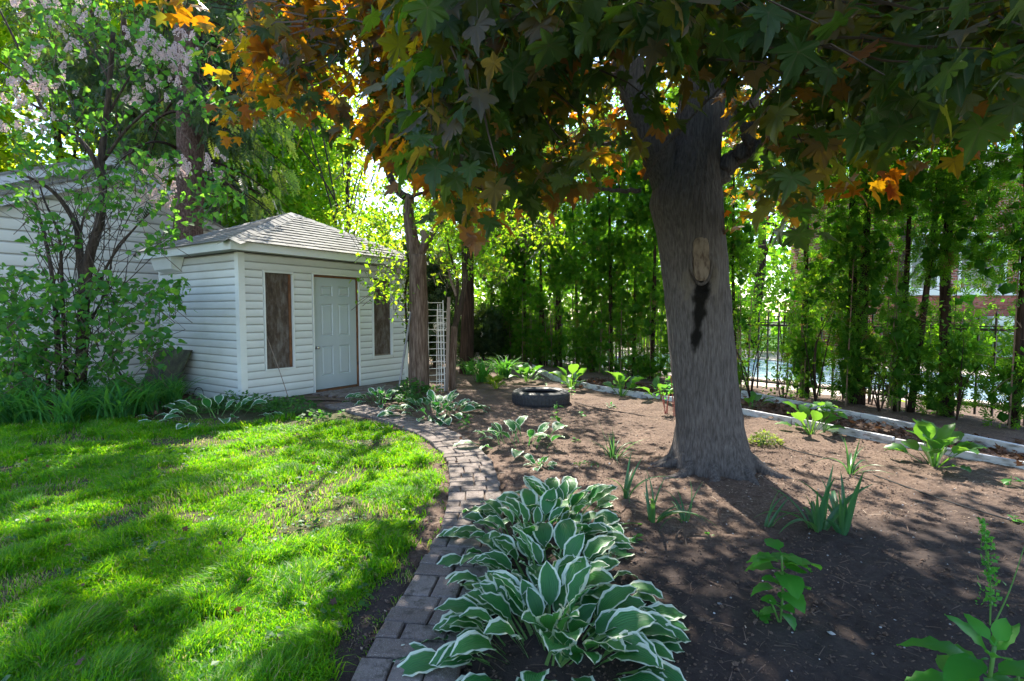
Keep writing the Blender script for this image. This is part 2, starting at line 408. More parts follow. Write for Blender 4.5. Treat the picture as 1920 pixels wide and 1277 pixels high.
def soilmat(name, a, bcol, ccol, sc=38):
    m, nt, b, out = mat(name); v = coords(nt)
    n = noise(nt, v, 2.4, 8, .65); f = noise(nt, v, sc, 8, .72); f2 = noise(nt, v, sc * 4, 4, .7)
    c = ramp(nt, f, [(.34, a), (.5, bcol), (.66, ccol)])
    c = mixc(nt, ramp(nt, n, [(.35, (0, 0, 0)), (.65, (.7, .7, .7))]), c, a)
    c = mixc(nt, ramp(nt, f2, [(.60, (0, 0, 0)), (.70, (.6, .6, .6))]), c, tuple(min(.6, x * 1.8) for x in ccol))
    at = nd(nt, 'ShaderNodeAttribute', attribute_name='damp_shade'); c = mixc(nt, math_(nt, 'MULTIPLY', at.outputs['Fac'], .85), c, (.030, .024, .024))
    nt.links.new(c, b.inputs['Base Color']); b.inputs['Roughness'].default_value = .95; b.inputs['Specular IOR Level'].default_value = .25
    bump(nt, b, math_(nt, 'ADD', f, f2), .55, .010); return m
M['soil'] = soilmat('garden_soil', (.070, .045, .034), (.15, .102, .078), (.25, .18, .14))
M['lawn_soil'] = soilmat('lawn_thatch', (.035, .04, .015), (.075, .075, .032), (.16, .13, .075))
M['far_ground'] = soilmat('far_ground', (.04, .05, .02), (.07, .08, .03), (.12, .11, .06), 8)
M['deck'] = simple('beige_concrete_deck', (.42, .35, .30), .85, .2, 3)
m, nt, b, out = mat('pool_water')
n = noise(nt, coords(nt, (1, 2.2, 1)), 2.2, 3); b.inputs['Base Color'].default_value = (.22, .40, .52, 1); b.inputs['Roughness'].default_value = .12; b.inputs['Specular IOR Level'].default_value = .8
nt.links.new(ramp(nt, n, [(.35, (.20, .32, .46)), (.6, (.42, .54, .66))]), b.inputs['Base Color']); bump(nt, b, n, .5, .05); M['pool'] = m
m, nt, b, out = mat('red_brickwork')
bt = nd(nt, 'ShaderNodeTexBrick'); bt.inputs['Color1'].default_value = (.30, .085, .06, 1); bt.inputs['Color2'].default_value = (.22, .06, .045, 1); bt.inputs['Mortar'].default_value = (.33, .28, .25, 1)
bt.inputs['Scale'].default_value = 1; bt.inputs['Brick Width'].default_value = .22; bt.inputs['Row Height'].default_value = .085; bt.inputs['Mortar Size'].default_value = .01
nt.links.new(coords(nt, (1, 1, 1), 'UV'), bt.inputs['Vector']); nt.links.new(bt.outputs['Color'], b.inputs['Base Color']); b.inputs['Roughness'].default_value = .85
bump(nt, b, bt.outputs['Fac'], -.5, .01); M['brickwork'] = m
m, nt, b, out = mat('red_clay_brick'); oi = nd(nt, 'ShaderNodeObjectInfo'); nt.links.new(ramp(nt, oi.outputs['Random'], [(0, (.20, .055, .04)), (.5, (.29, .085, .06)), (1, (.35, .12, .085))]), b.inputs['Base Color']); b.inputs['Roughness'].default_value = .85; bump(nt, b, noise(nt, coords(nt), 40, 3), .4, .004); M['clay'] = m
M['metal_dark'] = simple('brown_black_painted_metal', (.045, .032, .025), .5, .4, 20, .1, metal=.0)
M['white_wire'] = simple('white_coated_wire', (.72, .70, .66), .5, .3, 30, .05)
M['pole'] = simple('grey_metal_pole', (.22, .21, .21), .45, .3, 14, .05, metal=.4)
M['raw_wood'] = simple('grey_weathered_wood', (.22, .165, .13), .85, .35, 12, .3, vec=(3, 3, .4))
M['cut_wood'] = simple('bare_stub_wood', (.20, .155, .115), .85, .6, 9, 1.0, vec=(3, 3, 1.2), dark=(.07, .04, .025), dist=.02)
M['rubber'] = simple('black_tyre_rubber', (.022, .022, .026), .6, .3, 14, .2)
M['chrome'] = simple('brushed_nickel', (.6, .57, .52), .25, .1, 10, 0, metal=1)
M['hole'] = simple('dark_gap', (.012, .008, .006), .9, .3, 5, 0)
M['glass'] = simple('dark_window_glass', (.05, .07, .08), .08, .3, 1, 0)
M['red_stem'] = simple('pink_red_stem', (.35, .08, .06), .6, .3, 10, 0)
M['green_stem'] = simple('green_stem', (.07, .18, .03), .6, .3, 10, 0)
M['pale_stem'] = simple('pale_yellow_green_stem', (.30, .40, .12), .55, .2, 10, 0)
M['pebble'] = leafmat('pale_pebble', [(0, (.22, .21, .21)), (.7, (.35, .34, .34)), (1, (.6, .6, .62))], [(0, (0, 0, 0)), (1, (0, 0, 0))], 0, .8)
M['blue'] = simple('pale_blue_panel', (.22, .42, .62), .5, .2, 3)
M['cable'] = simple('black_cable', (.015, .015, .018), .5, .1, 3, 0)
M['purple'] = leafmat('purple_petal', [(0, (.25, .08, .5)), (1, (.4, .15, .6))], [(0, (.3, .1, .5)), (1, (.4, .2, .6))], .3, .6)

# variegated hosta leaf: green middle, white margin that follows the leaf outline (leaf's own pattern)
m, nt, b, out = mat('variegated_hosta_leaf')
uvn = nd(nt, 'ShaderNodeUVMap'); sep = nd(nt, 'ShaderNodeSeparateXYZ'); nt.links.new(uvn.outputs[0], sep.inputs[0])
s = math_(nt, 'ABSOLUTE', math_(nt, 'SUBTRACT', math_(nt, 'MULTIPLY', sep.outputs[0], 2.0), 1.0)); t = sep.outputs[1]
oi = nd(nt, 'ShaderNodeObjectInfo')
vv = nd(nt, 'ShaderNodeCombineXYZ'); nt.links.new(math_(nt, 'MULTIPLY', sep.outputs[0], 26.0), vv.inputs[0]); nt.links.new(math_(nt, 'MULTIPLY', t, 3.0), vv.inputs[1]); nt.links.new(math_(nt, 'MULTIPLY', oi.outputs['Random'], 40.0), vv.inputs[2])
sn = noise(nt, vv.outputs[0], 1.0, 4, .6)
e = math_(nt, 'ADD', s, math_(nt, 'MULTIPLY', math_(nt, 'SUBTRACT', sn, .5), .38))
e = math_(nt, 'ADD', e, math_(nt, 'MULTIPLY', math_(nt, 'POWER', t, 10.0), .45))
e = math_(nt, 'ADD', e, math_(nt, 'MULTIPLY', math_(nt, 'SUBTRACT', oi.outputs['Random'], .6), .14))
mask = ramp(nt, e, [(.73, (0, 0, 0)), (.80, (1, 1, 1))])
petiole = math_(nt, 'LESS_THAN', t, 0.0)
vn = math_(nt, 'SINE', math_(nt, 'MULTIPLY', s, 40.0))
green = ramp(nt, math_(nt, 'ADD', math_(nt, 'MULTIPLY', sn, .8), math_(nt, 'MULTIPLY', oi.outputs['Random'], .25)), [(.25, (.018, .11, .035)), (.5, (.03, .16, .042)), (.8, (.08, .24, .05))])
green = mixc(nt, math_(nt, 'MULTIPLY', math_(nt, 'ADD', vn, 1.0), .12), green, (.012, .05, .02))
col = mixc(nt, mask, green, (.66, .74, .60)); col = mixc(nt, petiole, col, (.16, .28, .09))
nt.links.new(col, b.inputs['Base Color']); b.inputs['Roughness'].default_value = .42; b.inputs['Specular IOR Level'].default_value = .45
bump(nt, b, vn, .35, .004)
tr = nd(nt, 'ShaderNodeBsdfTranslucent'); nt.links.new(mixc(nt, mask, (.10, .45, .05), (.7, .8, .5)), tr.inputs[0])
mx = nd(nt, 'ShaderNodeMixShader'); mx.inputs[0].default_value = .22
nt.links.new(b.outputs[0], mx.inputs[1]); nt.links.new(tr.outputs[0], mx.inputs[2]); nt.links.new(mx.outputs[0], out.inputs[0]); M['hosta'] = m

# leaf shapes (x across, y to the tip, z up)
_h = [(.0, .0), (.14, -.07), (.36, -.12), (.33, .02), (.27, .10), (.44, .17), (.62, .36), (.44, .37), (.40, .47), (.22, .41), (.25, .60), (.13, .66), (0, .95)]
_o0 = _h + [(-x, y) for x, y in _h[-2:0:-1]]
_o = []; _tip = []
for _i, _p in enumerate(_o0):
    _q = _o0[(_i + 1) % len(_o0)]; _o.append(_p); _tip.append(_i in (2, 6, 12, 18, 22))
    _L = math.hypot(_q[0] - _p[0], _q[1] - _p[1])
    if _L > .10:
        _nx, _ny = (_q[1] - _p[1]) / _L, -(_q[0] - _p[0]) / _L
        _o.append((_p[0] * .55 + _q[0] * .45 + _nx * .022, _p[1] * .55 + _q[1] * .45 + _ny * .022)); _tip.append(False)
def maple_leaf(droop=.3, fold=.12, seed=0, mid=0.0):
    V = [(0, .2, 0.0)] + [(x, y, 0) for x, y in _o]
    V = np.array(V, float); q_ = rs(seed); V[1:, :2] *= 1 + q_.normal(0, .03, (len(_o), 2)); V[:, 2] += mid * np.abs(V[:, 0])
    for i in np.where(_tip)[0]: V[i + 1, 2] += q_.normal(0, .07); V[i + 1, :2] *= q_.uniform(.88, 1.12)
    r = np.hypot(V[:, 0], V[:, 1] - .2)
    V[:, 2] += -droop * r ** 2 * 1.1
    V[1:, 2] += fold * .22 * np.sin(np.arctan2(V[1:, 0], V[1:, 1] - .2) * 5 + 1.6)
    n = len(_o); F = np.array([(0, 1 + i, 1 + (i + 1) % n) for i in range(n)])
    st = np.array([(-.012, .0, 0), (.012, .0, 0), (.008, -.75, .12), (-.008, -.75, .12)])
    return np.vstack([V, st]), [F, np.array([(n + 1, n + 2, n + 3, n + 4)])]
VEIN = np.array([0] + [1 - float(t_) for t_ in _tip] + [1] * 4)
MAPLE = [maple_leaf(.16, .05, 1), maple_leaf(.38, .12, 2, .25), maple_leaf(.06, .16, 3, -.15), maple_leaf(.6, .08, 4, .4), maple_leaf(.25, .2, 5, .1)]
DIA = (np.array([(0, 0, 0), (.30, .42, -.05), (0, 1, -.08), (-.30, .42, -.05), (0, .45, .05)]), np.array([(0, 1, 4), (1, 2, 4), (2, 3, 4), (3, 0, 4)]))
DIA2 = (np.array([(0, 0, 0), (.33, .45, .06), (0, 1, 0), (-.33, .45, .06)]), np.array([(0, 1, 2), (0, 2, 3)]))
HEART = (np.array([(0, 0, 0), (.22, -.08, .05), (.40, .15, .07), (.30, .5, .03), (0, 1, -.12), (-.30, .5, .03), (-.40, .15, .07), (-.22, -.08, .05), (0, .4, -.02)]),
         np.array([(i, i + 1, 8) for i in range(7)] + [(7, 0, 8)]))
STAR = (np.array([(0, .3, 0), (0, 0, 0), (.25, .0, .0), (.5, .1, -.04), (.28, .3, 0), (.55, .6, -.06), (.2, .55, 0), (0, 1, -.1), (-.2, .55, 0), (-.55, .6, -.06), (-.28, .3, 0), (-.5, .1, -.04), (-.25, 0, 0)]),
        np.array([(0, i, i + 1) for i in range(1, 12)] + [(0, 12, 1)]))
def _fan():
    V = []; F = []
    r = rs(3)
    for k, a in enumerate((-58, -28, 0, 26, 55)):
        a = math.radians(a); L = 1.0 - .35 * abs(a); y0 = .12 + .1 * (k % 2)
        d = np.array([math.sin(a), math.cos(a), r.uniform(-.2, .2)]); w = np.array([math.cos(a), -math.sin(a), 0]) * .12
        b0 = np.array([0, y0, 0]); i = len(V)
        V += [b0, b0 + d * L + w * .8, b0 + d * L * .9 - w * .9]; F += [(i, i + 1, i + 2)]
    return np.array(V), np.array(F)
FAN = _fan()
def _spr():
    V = []; F = []; r = rs(9)
    for k in range(9):
        y = k / 9.0; L = .30 * (1 - y * .5)
        for s in (-1, 1):
            i = len(V); V += [(0, y, 0), (s * L, y + .16, r.uniform(-.1, .05)), (s * L * .55, y + .20, 0)]; F.append((i, i + 1, i + 2))
    i = len(V); V += [(-.02, 0, 0), (.02, 0, 0), (0, 1.15, 0)]; F.append((i, i + 1, i + 2))
    return np.array(V), np.array(F)
SPR = _spr()
ICO = (np.array([(0, 0, 1), (.9, 0, .3), (.28, .85, .35), (-.72, .53, .3), (-.72, -.53, .35), (.28, -.85, .3), (0, 0, -1.)]), np.array([(0, 1, 2), (0, 2, 3), (0, 3, 4), (0, 4, 5), (0, 5, 1), (6, 2, 1), (6, 3, 2), (6, 4, 3), (6, 5, 4), (6, 1, 5)]))
# ================================================================== GROUND
g = mk('ground', [(-60, -12, -.12), (60, -12, -.12), (60, 90, -.12), (-60, 90, -.12)], [(0, 1, 2, 3)], M['far_ground']); g['kind'] = 'structure'

PATH = smooth_path([(-.44, .9), (-.42, 1.6), (-.40, 2.15), (-.335, 2.7), (-.275, 3.3), (-.27, 3.8), (-.33, 4.5), (-.43, 5.05), (-.66, 5.7), (-1.08, 6.45), (-1.72, 7.2), (-2.3, 7.75), (-2.75, 8.15)], 12)
seg = np.linalg.norm(np.diff(PATH, axis=0), axis=1); PS = np.concatenate([[0], np.cumsum(seg)])
def path_at(s):
    x = np.interp(s, PS, PATH[:, 0]); y = np.interp(s, PS, PATH[:, 1])
    e = .02; dx = np.interp(s + e, PS, PATH[:, 0]) - np.interp(s - e, PS, PATH[:, 0]); dy = np.interp(s + e, PS, PATH[:, 1]) - np.interp(s - e, PS, PATH[:, 1])
    l = math.hypot(dx, dy); return np.array([x, y]), np.array([dx, dy]) / l
def path_x(y): return np.interp(y, PATH[:, 1], PATH[:, 0])
def path_dist(x, y):
    d = np.full(np.shape(x), 9.0)
    for q in PATH[::4]: d = np.minimum(d, np.hypot(x - q[0], y - q[1]))
    return d
def soil_h(x, y):
    h = .030 * (fbm(x * 1.3, y * 1.3, 3) - .5) + .030 * (fbm(x * 9 + 4, y * 9, 3) - .5) + .016 * (fbm(x * 34, y * 34 + 8, 2) - .5)
    pd = path_dist(x, y)
    h = h * sstep(.2, .45, pd) + .02 * sstep(.22, .6, pd) * (x > path_x(y)) - .018 * sstep(.27, .2, pd)
    # roots' swell round the trunk
    h = h + .06 * np.exp(-((x - 1.77) ** 2 + (y - 4.75) ** 2) / .35)
    return h
def grid(x0, x1, y0, y1, s, f):
    xs = np.arange(x0, x1 + s / 2, s); ys = np.arange(y0, y1 + s / 2, s)
    X, Y = np.meshgrid(xs, ys); Z = f(X, Y); n, m_ = X.shape
    V = np.stack([X, Y, Z], -1).reshape(-1, 3); i = np.arange(n * m_).reshape(n, m_)
    F = np.stack([i[:-1, :-1], i[:-1, 1:], i[1:, 1:], i[1:, :-1]], -1).reshape(-1, 4)
    return V, F
def lawn_edge(y):  # right-hand limit of the grass
    return path_x(y) - .215 - (.03 + .13 * fbm(y * 1.7, y * 0 + 2.2, 2)) - .02 * sstep(3.4, 2.2, y)
V, F = grid(-1.4, 5.4, .9, 8.6, .024, soil_h)
fx = V[F].mean(1); keep = fx[:, 0] > lawn_edge(fx[:, 1]) - .12
damp_shade = sstep(4.0, 3.0, V[:, 1] + .5 * (fbm(V[:, 0] * 1.5, V[:, 1] * 1.5, 3) - .5) * 2 - .12 * (V[:, 0] - 2)) * .97  # moist soil tone with tree shade painted in, strongest near the view
o = mk('garden_soil', V, [F[keep]], M['soil'], smooth=True, attr={'damp_shade': damp_shade}); o['kind'] = 'structure'
V, F = grid(-9, 9, 8.55, 19.5, .12, lambda x, y: .05 * (fbm(x * 2, y * 2, 3) - .5) - .006)
fx = V[F].mean(1)
keep = ((fx[:, 1] - 10.2) * .59 + (fx[:, 0] - 4.5) * .81) < .35
o = mk('back_soil', V, [F[keep]], M['soil'], smooth=True); o['kind'] = 'structure'
V, F = grid(5.35, 8.5, 3.0, 8.6, .08, lambda x, y: .03 * (fbm(x * 2, y * 2, 3) - .5) - .006)
o = mk('side_soil', V, [F], M['soil'], smooth=True); o['kind'] = 'structure'
V, F = grid(-4.2, -1.38, 5.6, 9.4, .05, lambda x, y: .02 * (fbm(x * 3, y * 3, 3) - .5) + .012 * (fbm(x * 16, y * 16, 2) - .5) - .012)
fx = V[F].mean(1); keep = (fx[:, 0] > lawn_edge(fx[:, 1]) - .06)
o = mk('landing_soil', V, [F[keep]], M['soil'], smooth=True); o['kind'] = 'structure'
V, F = grid(-9.5, -.3, .6, 9.0, .06, lambda x, y: .03 * (fbm(x * 1.5, y * 1.5, 3) - .5) + .012 * (fbm(x * 12, y * 12, 2) - .5) - .012)
fx = V[F].mean(1); keep = fx[:, 0] <= lawn_edge(fx[:, 1]) - .02
o = mk('lawn', V, [F[keep]], M['lawn_soil'], smooth=True); o['kind'] = 'structure'

# ------------------------------------------------------------------ brick path
path = mk('path', np.concatenate([[(path_at(s)[0][0] + k * path_at(s)[1][1] * .20, path_at(s)[0][1] - k * path_at(s)[1][0] * .20, .004) for k in (-1, 1)] for s in np.linspace(0, PS[-1], 60)]),
          [(2 * i, 2 * i + 1, 2 * i + 3, 2 * i + 2) for i in range(59)], M['soil']); path['kind'] = 'structure'
def paver(c, parent, z0, z1, tilt=(0, 0)):
    c = np.array(c, float); ctr = c.mean(0)
    def ins(d, z):
        q = c + (ctr - c) / np.linalg.norm(ctr - c, axis=1)[:, None] * d
        return np.column_stack([q, z + (q - ctr) @ np.array(tilt)])
    V = np.vstack([ins(0, z0), ins(0, z1 - .007), ins(.010, z1)])
    F = [(0, 1, 5, 4), (1, 2, 6, 5), (2, 3, 7, 6), (3, 0, 4, 7), (4, 5, 9, 8), (5, 6, 10, 9), (6, 7, 11, 10), (7, 4, 8, 11), (8, 9, 10, 11)]
    return mk('brick', V, F, M['paver'], parent)
r = rs(11)
s = .2; row = 0; nb = 0
pats = ([.21, .215], [.105, .21, .105], [.21, .105, .105], [.14, .14, .14], [.105, .105, .21])
while s < PS[-1] - .1:
    big = row % 5 == 3
    dl = .205 if (row % 5 in (1,)) else .118
    p0, t0 = path_at(s); p1, t1 = path_at(s + dl - .007)
    n0 = np.array([t0[1], -t0[0]]); n1 = np.array([t1[1], -t1[0]])
    pat = [.14, .145, .14] if dl > .2 else pats[[0, 1, 0, 2, 4, 0, 1][row % 7]]
    a = -sum(pat) / 2 + r.uniform(-.012, .012)
    for w in pat:
        b0 = a + .004; b1 = a + w - .004; j = lambda: r.uniform(-.003, .003, 2)
        paver([p0 + n0 * b0 + j(), p0 + n0 * b1 + j(), p1 + n1 * b1 + j(), p1 + n1 * b0 + j()], path, -.03, .026 + r.uniform(-.006, .006), r.uniform(-.02, .02, 2)); nb += 1
        a += w
    s += dl; row += 1

# ================================================================== SHED
A1 = np.array([.545, .838]); A2 = np.array([-.838, .545])
O = G(455, 757)[:2]
RZ = math.atan2(.838, .545)
def on_front(u, v):
    d = ray(u, v); k = O[0] * A2[0] + O[1] * A2[1]; t = k / (d[0] * A2[0] + d[1] * A2[1])
    p = d * t; return (p[:2] - O) @ A1, HC + p[2]
def on_left(u, v):
    d = ray(u, v); t = (O @ A1) / (d[:2] @ A1); p = d * t; return (p[:2] - O) @ A2, HC + p[2]
L = on_front(762, 640)[0]; D = on_left(302, 560)[0]
WH = on_front(462, 474)[1]
print('shed', O, 'L', L, 'D', D, 'H', WH)
shed = empty('garden_shed', (O[0], O[1], 0), 'small white vinyl sided shed with pyramid shingle roof and pale green door', 'shed', rz=RZ)
dx0, dz1 = on_front(585.5, 514); dx1 = on_front(671, 521)[0]
w1x0, w1z1 = on_front(494, 510); w1x1, w1z0 = on_front(551, 690); w1z0 = (w1z0 + on_front(494, 692)[1]) / 2
w2x0, w2z1 = on_front(698, 521); w2x1, w2z0 = on_front(735, 665)
print('door', dx0, dx1, dz1, 'win', w1x0, w1x1, w1z0, w1z1, w2x0, w2x1, w2z0, w2z1)
# structural walls behind the boards
def S(name, mb, m, parent=shed, **k):
    return mb.obj(name, M[m], parent, local=True, **k)
mb = MB()
for x0, x1, z0, z1 in ((0, w1x0, 0, WH), (w1x0, w1x1, 0, w1z0), (w1x0, w1x1, w1z1, WH), (w1x1, dx0, 0, WH), (dx0, dx1, dz1, WH), (dx1, w2x0, 0, WH), (w2x0, w2x1, 0, w2z0), (w2x0, w2x1, w2z1, WH), (w2x1, L, 0, WH)):
    mb.box(x0, x1, 0, .09, z0, z1)
S('front_wall', mb, 'siding')
S('side_wall', MB().box(0, .09, .092, D, 0, WH), 'siding')
S('side_wall', MB().box(L - .09, L, .092, D, 0, WH), 'siding')
S('back_wall', MB().box(.092, L - .092, D - .09, D - .002, 0, WH), 'siding')
def lap(name, p0, p1, nrm, z0, h, parent, m, local=True, t=.021):
    """one siding board: bottom lip proud, top tucked in; p0,p1 along the wall in plan, nrm outward"""
    p0 = np.array(p0, float); p1 = np.array(p1, float); nrm = np.array(nrm, float)
    prof = [(0.002, z0), (t, z0), (t - .003, z0 + h * .80), (.008, z0 + h * .91), (.006, z0 + h), (0.002, z0 + h)]
    V = [(*(p + nrm * a), z) for p in (p0, p1) for a, z in prof]; n = len(prof)
    F = [(i, (i + 1) % n, n + (i + 1) % n, n + i) for i in range(n)] + [tuple(range(n))[::-1], tuple(range(n, 2 * n))]
    return mk(name, V, F, M[m], parent, local, attr={'dirt_shade': [1, .3, 0, .8, 1, 1] * 2})
NB = 19; bh = WH / NB
wins = [(w1x0, w1x1, w1z0, w1z1), (dx0, dx1, 0, dz1), (w2x0, w2x1, w2z0, w2z1)]
for i in range(NB):
    z0 = i * bh; zm = z0 + bh / 2
    cuts = [(.075, L - .07)]
    for a, b_, c, d_ in wins:
        if c - .03 < zm < d_ + .03:
            cuts = [q for x, y in cuts for q in ((x, min(y, a - .03)), (max(x, b_ + .03), y)) if q[1] - q[0] > .02]
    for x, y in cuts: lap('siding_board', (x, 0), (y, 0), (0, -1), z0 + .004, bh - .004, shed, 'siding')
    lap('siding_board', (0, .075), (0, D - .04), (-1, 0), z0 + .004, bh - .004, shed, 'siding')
# trim
S('corner_post', MB().box(-.026, .08, -.026, -.004, 0, WH).box(-.026, -.004, -.002, .08, 0, WH), 'trim')
S('corner_post', MB().box(L - .075, L + .02, -.026, -.004, 0, WH), 'trim')
S('corner_post', MB().box(-.024, -.004, D - .05, D + .01, 0, WH), 'trim')
def frame(x0, x1, z0, z1, w, bottom=True, dep=.034):
    mb = MB(); mb.box(x0 - w, x0, -dep, .004, z0 - (w if bottom else 0), z1 + w); mb.box(x1, x1 + w, -dep, .004, z0 - (w if bottom else 0), z1 + w)
    mb.box(x0, x1, -dep, .004, z1, z1 + w)
    if bottom: mb.box(x0, x1, -dep - .006, .004, z0 - w, z0)
    return mb
for k, (a, b_, c, d_) in enumerate((wins[0], wins[2])):
    w = S('window', MB().box(a + .002, b_ - .002, .045, .06, c + .002, d_ - .002), 'plywood')
    w['label'] = 'boarded window opening with weathered plywood'
    frame(a + .004, b_ - .004, c + .004, d_ - .004, .022).obj('frame', M['trim'], w, local=True)
    if k == 0: MB().box(b_ - .05, b_ - .01, .02, .043, c + .01, d_ - .01).obj('slat', M['rust'], w, local=True)
    else: MB().box(a + .02, b_ - .03, .012, .043, c + .006, c + .03).obj('sill', M['raw_wood'], w, local=True)
# door
dj = .022
S('door_frame', frame(dx0 + .004, dx1 - .004, .0, dz1 - .004, dj, False), 'trim')
S('door_reveal', MB().box(dx0 + .004, dx0 + .03, .005, .08, .03, dz1 - .01).box(dx1 - .032, dx1 - .006, .005, .08, .03, dz1 - .01).box(dx0 + .032, dx1 - .034, .005, .08, dz1 - .045, dz1 - .012), 'rust')
S('threshold', MB().box(dx0 + .03, dx1 - .03, -.02, .08, 0, .035), 'rust')
X0, X1, Z0, Z1 = dx0 + .028, dx1 - .038, .045, dz1 - .045
def door_mesh():
    mb = MB(); W = X1 - X0; H = Z1 - Z0; yF = .028
    cx = [X0 + W * .165, X0 + W * .435, X0 + W * .565, X0 + W * .835]
    cz = [Z0 + H * q for q in (.118, .385, .475, .765, .835, .925)]
    xs = [X0] + cx + [X1]; zs = [Z0] + cz + [Z1]
    for i in range(5):
        for j in range(7):
            q = [(xs[i], zs[j]), (xs[i + 1], zs[j]), (xs[i + 1], zs[j + 1]), (xs[i], zs[j + 1])]
            if i in (1, 3) and j in (1, 3, 5):
                cc = np.array(q).mean(0); P0 = np.array(q)
                def ring(d, y):
                    v_ = P0.copy(); v_[:, 0] += np.sign(cc[0] - v_[:, 0]) * d; v_[:, 1] += np.sign(cc[1] - v_[:, 1]) * d
                    return [(a[0], y, a[1]) for a in v_]
                rings = ring(0, yF) + ring(.012, yF + .014) + ring(.026, yF + .014) + ring(.044, yF + .001)
                F = [(4 * k + e, 4 * k + (e + 1) % 4, 4 * k + 4 + (e + 1) % 4, 4 * k + 4 + e) for k in range(3) for e in range(4)] + [(12, 13, 14, 15)]
                mb.add(rings, F)
            else: mb.add([(a, yF, c) for a, c in q], [(0, 1, 2, 3)])
    mb.box(X0, X1, .046, .07, Z0, Z1)
    mb.box(X0, X0 + .001, yF, .046, Z0, Z1); mb.box(X1 - .001, X1, yF, .046, Z0, Z1); return mb
door = S('door', door_mesh(), 'door')
kx, kz = on_front(594, 652)
V, F = tube([(kx, .027, kz), (kx, .016, kz), (kx, .012, kz), (kx, -.012, kz), (kx, -.028, kz), (kx, -.046, kz), (kx, -.058, kz), (kx, -.062, kz)], [.032, .032, .013, .012, .024, .030, .022, .004], 14)
mk('handle', V, F, M['chrome'], door, True, smooth=True)
for z in (.3, 1.05, 1.75): MB().tube([(X1 + .004, .02, z), (X1 + .004, .02, z + .09)], .008, 6).obj('hinge', M['rust'], door, local=True)
# eaves: soffit, fascia, roof
OV = .27
ez = WH + .01
S('soffit', MB().box(-OV + .02, L + OV - .02, -OV + .02, -.028, ez - .0, ez + .012).box(-OV + .02, -.028, -.026, D + .2, ez, ez + .012), 'soffit')
FH = .135
S('fascia', MB().box(-OV, L + OV, -OV, -OV + .018, ez - .005, ez + FH), 'trim')
S('fascia', MB().box(-OV, -OV + .018, -OV + .02, D + OV, ez - .007, ez + FH - .002), 'trim')
S('fascia', MB().box(L + OV - .018, L + OV, -OV + .02, D + OV, ez - .007, ez + FH - .002), 'trim')
rz0 = ez + FH - .012
x0, x1, y0, y1 = -OV - .03, L + OV + .03, -OV - .03, D + OV + .03
cxr, cyr = (x0 + x1) / 2, (y0 + y1) / 2
# apex height from the photograph's ray through (545,398)
wa = O + A1 * cxr + A2 * cyr
RH = (P(545, 400, wa[1])[2]) - rz0
print('apex world', wa, 'roof rise', RH, 'proj', proj(np.array([wa[0], wa[1], rz0 + RH])))
roof = mk('roof', [(x0, y0, rz0), (x1, y0, rz0), (x1, y1, rz0), (x0, y1, rz0), (cxr, cyr, rz0 + RH)], [(0, 1, 4), (1, 2, 4), (2, 3, 4), (3, 0, 4), (3, 2, 1, 0)], M['shingle'], shed, True)
def shingles(a, b_, apex, n, seed):
    """courses of tabs clipped to the triangle a-b-apex"""
    r = rs(seed); a, b_, apex = (np.array(q, float) for q in (a, b_, apex))
    e = (b_ - a); Lb = np.linalg.norm(e); ex = e / Lb; mid = apex - a; hx = mid @ ex; up = mid - ex * hx; H = np.linalg.norm(up); ey = up / H; nz = np.cross(ex, ey); nz *= np.sign(nz[2])
    dh = H / n
    for i in range(n):
        h0, h1 = i * dh - (.012 if i == 0 else 0), (i + 1) * dh + .004; hm0, hm1 = i * dh, min((i + 1) * dh, H * .995)
        l0, l1 = hx * hm0 / H, hx * hm1 / H; r0, r1 = Lb - (Lb - hx) * hm0 / H, Lb - (Lb - hx) * hm1 / H
        x = l0 - (.16 if i % 2 else 0) + r.uniform(-.03, .03)
        while x < r0:
            w = .325; xa, xb = x + .004, x + w - .004; x += w
            A, B = max(xa, l0), min(xb, r0); Cc, Dd = min(max(xb, l1), r1), max(min(xa, r1), l1)
            if B - A < .03: continue
            q = [(A, h0), (B, h0), (Cc, h1), (Dd, h1)]; t = .010 + r.uniform(0, .005)
            top = [a + ex * u_ + ey * v_ + nz * (t + .006 if k < 2 else .003) for k, (u_, v_) in enumerate(q)]
            bot = [a + ex * u_ + ey * v_ + nz * .001 for u_, v_ in q]
            mk('shingle', top + bot, [(0, 1, 2, 3), (0, 4, 5, 1), (1, 5, 6, 2), (2, 6, 7, 3), (3, 7, 4, 0)], M['shingle'], roof, True)
ap = (cxr, cyr, rz0 + RH)
shingles((x0, y0, rz0), (x1, y0, rz0), ap, 14, 1)
shingles((x0, y1, rz0), (x0, y0, rz0), ap, 13, 2)
def hipcaps(c0, n, seed):
    c0 = np.array(c0, float); c1 = np.array(ap); d = (c1 - c0) / n; r = rs(seed)
    side = np.cross(norm(d), (0, 0, 1)); side = norm(side)
    # outward fall either side of the hip
    for i in range(n):
        p = c0 + d * (i - .15); q = c0 + d * (i + 1.05); w = .17
        dn = np.array([0, 0, -.085]); up = np.array([0, 0, .030]); u2 = np.array([0, 0, .018])
        V = [p + side * w + dn + up, p + up, p - side * w + dn + up, q + side * w + dn + u2, q + u2, q - side * w + dn + u2]
        V += [v_ - np.array([0, 0, .010]) for v_ in V[:3]]
        mk('ridge_cap', V, [(0, 1, 4, 3), (1, 2, 5, 4), (6, 7, 1, 0), (7, 8, 2, 1)], M['shingle'], roof, True)
hipcaps((x0, y0, rz0), 13, 4); hipcaps((x1, y0, rz0), 13, 5); hipcaps((x0, y1, rz0), 13, 6)
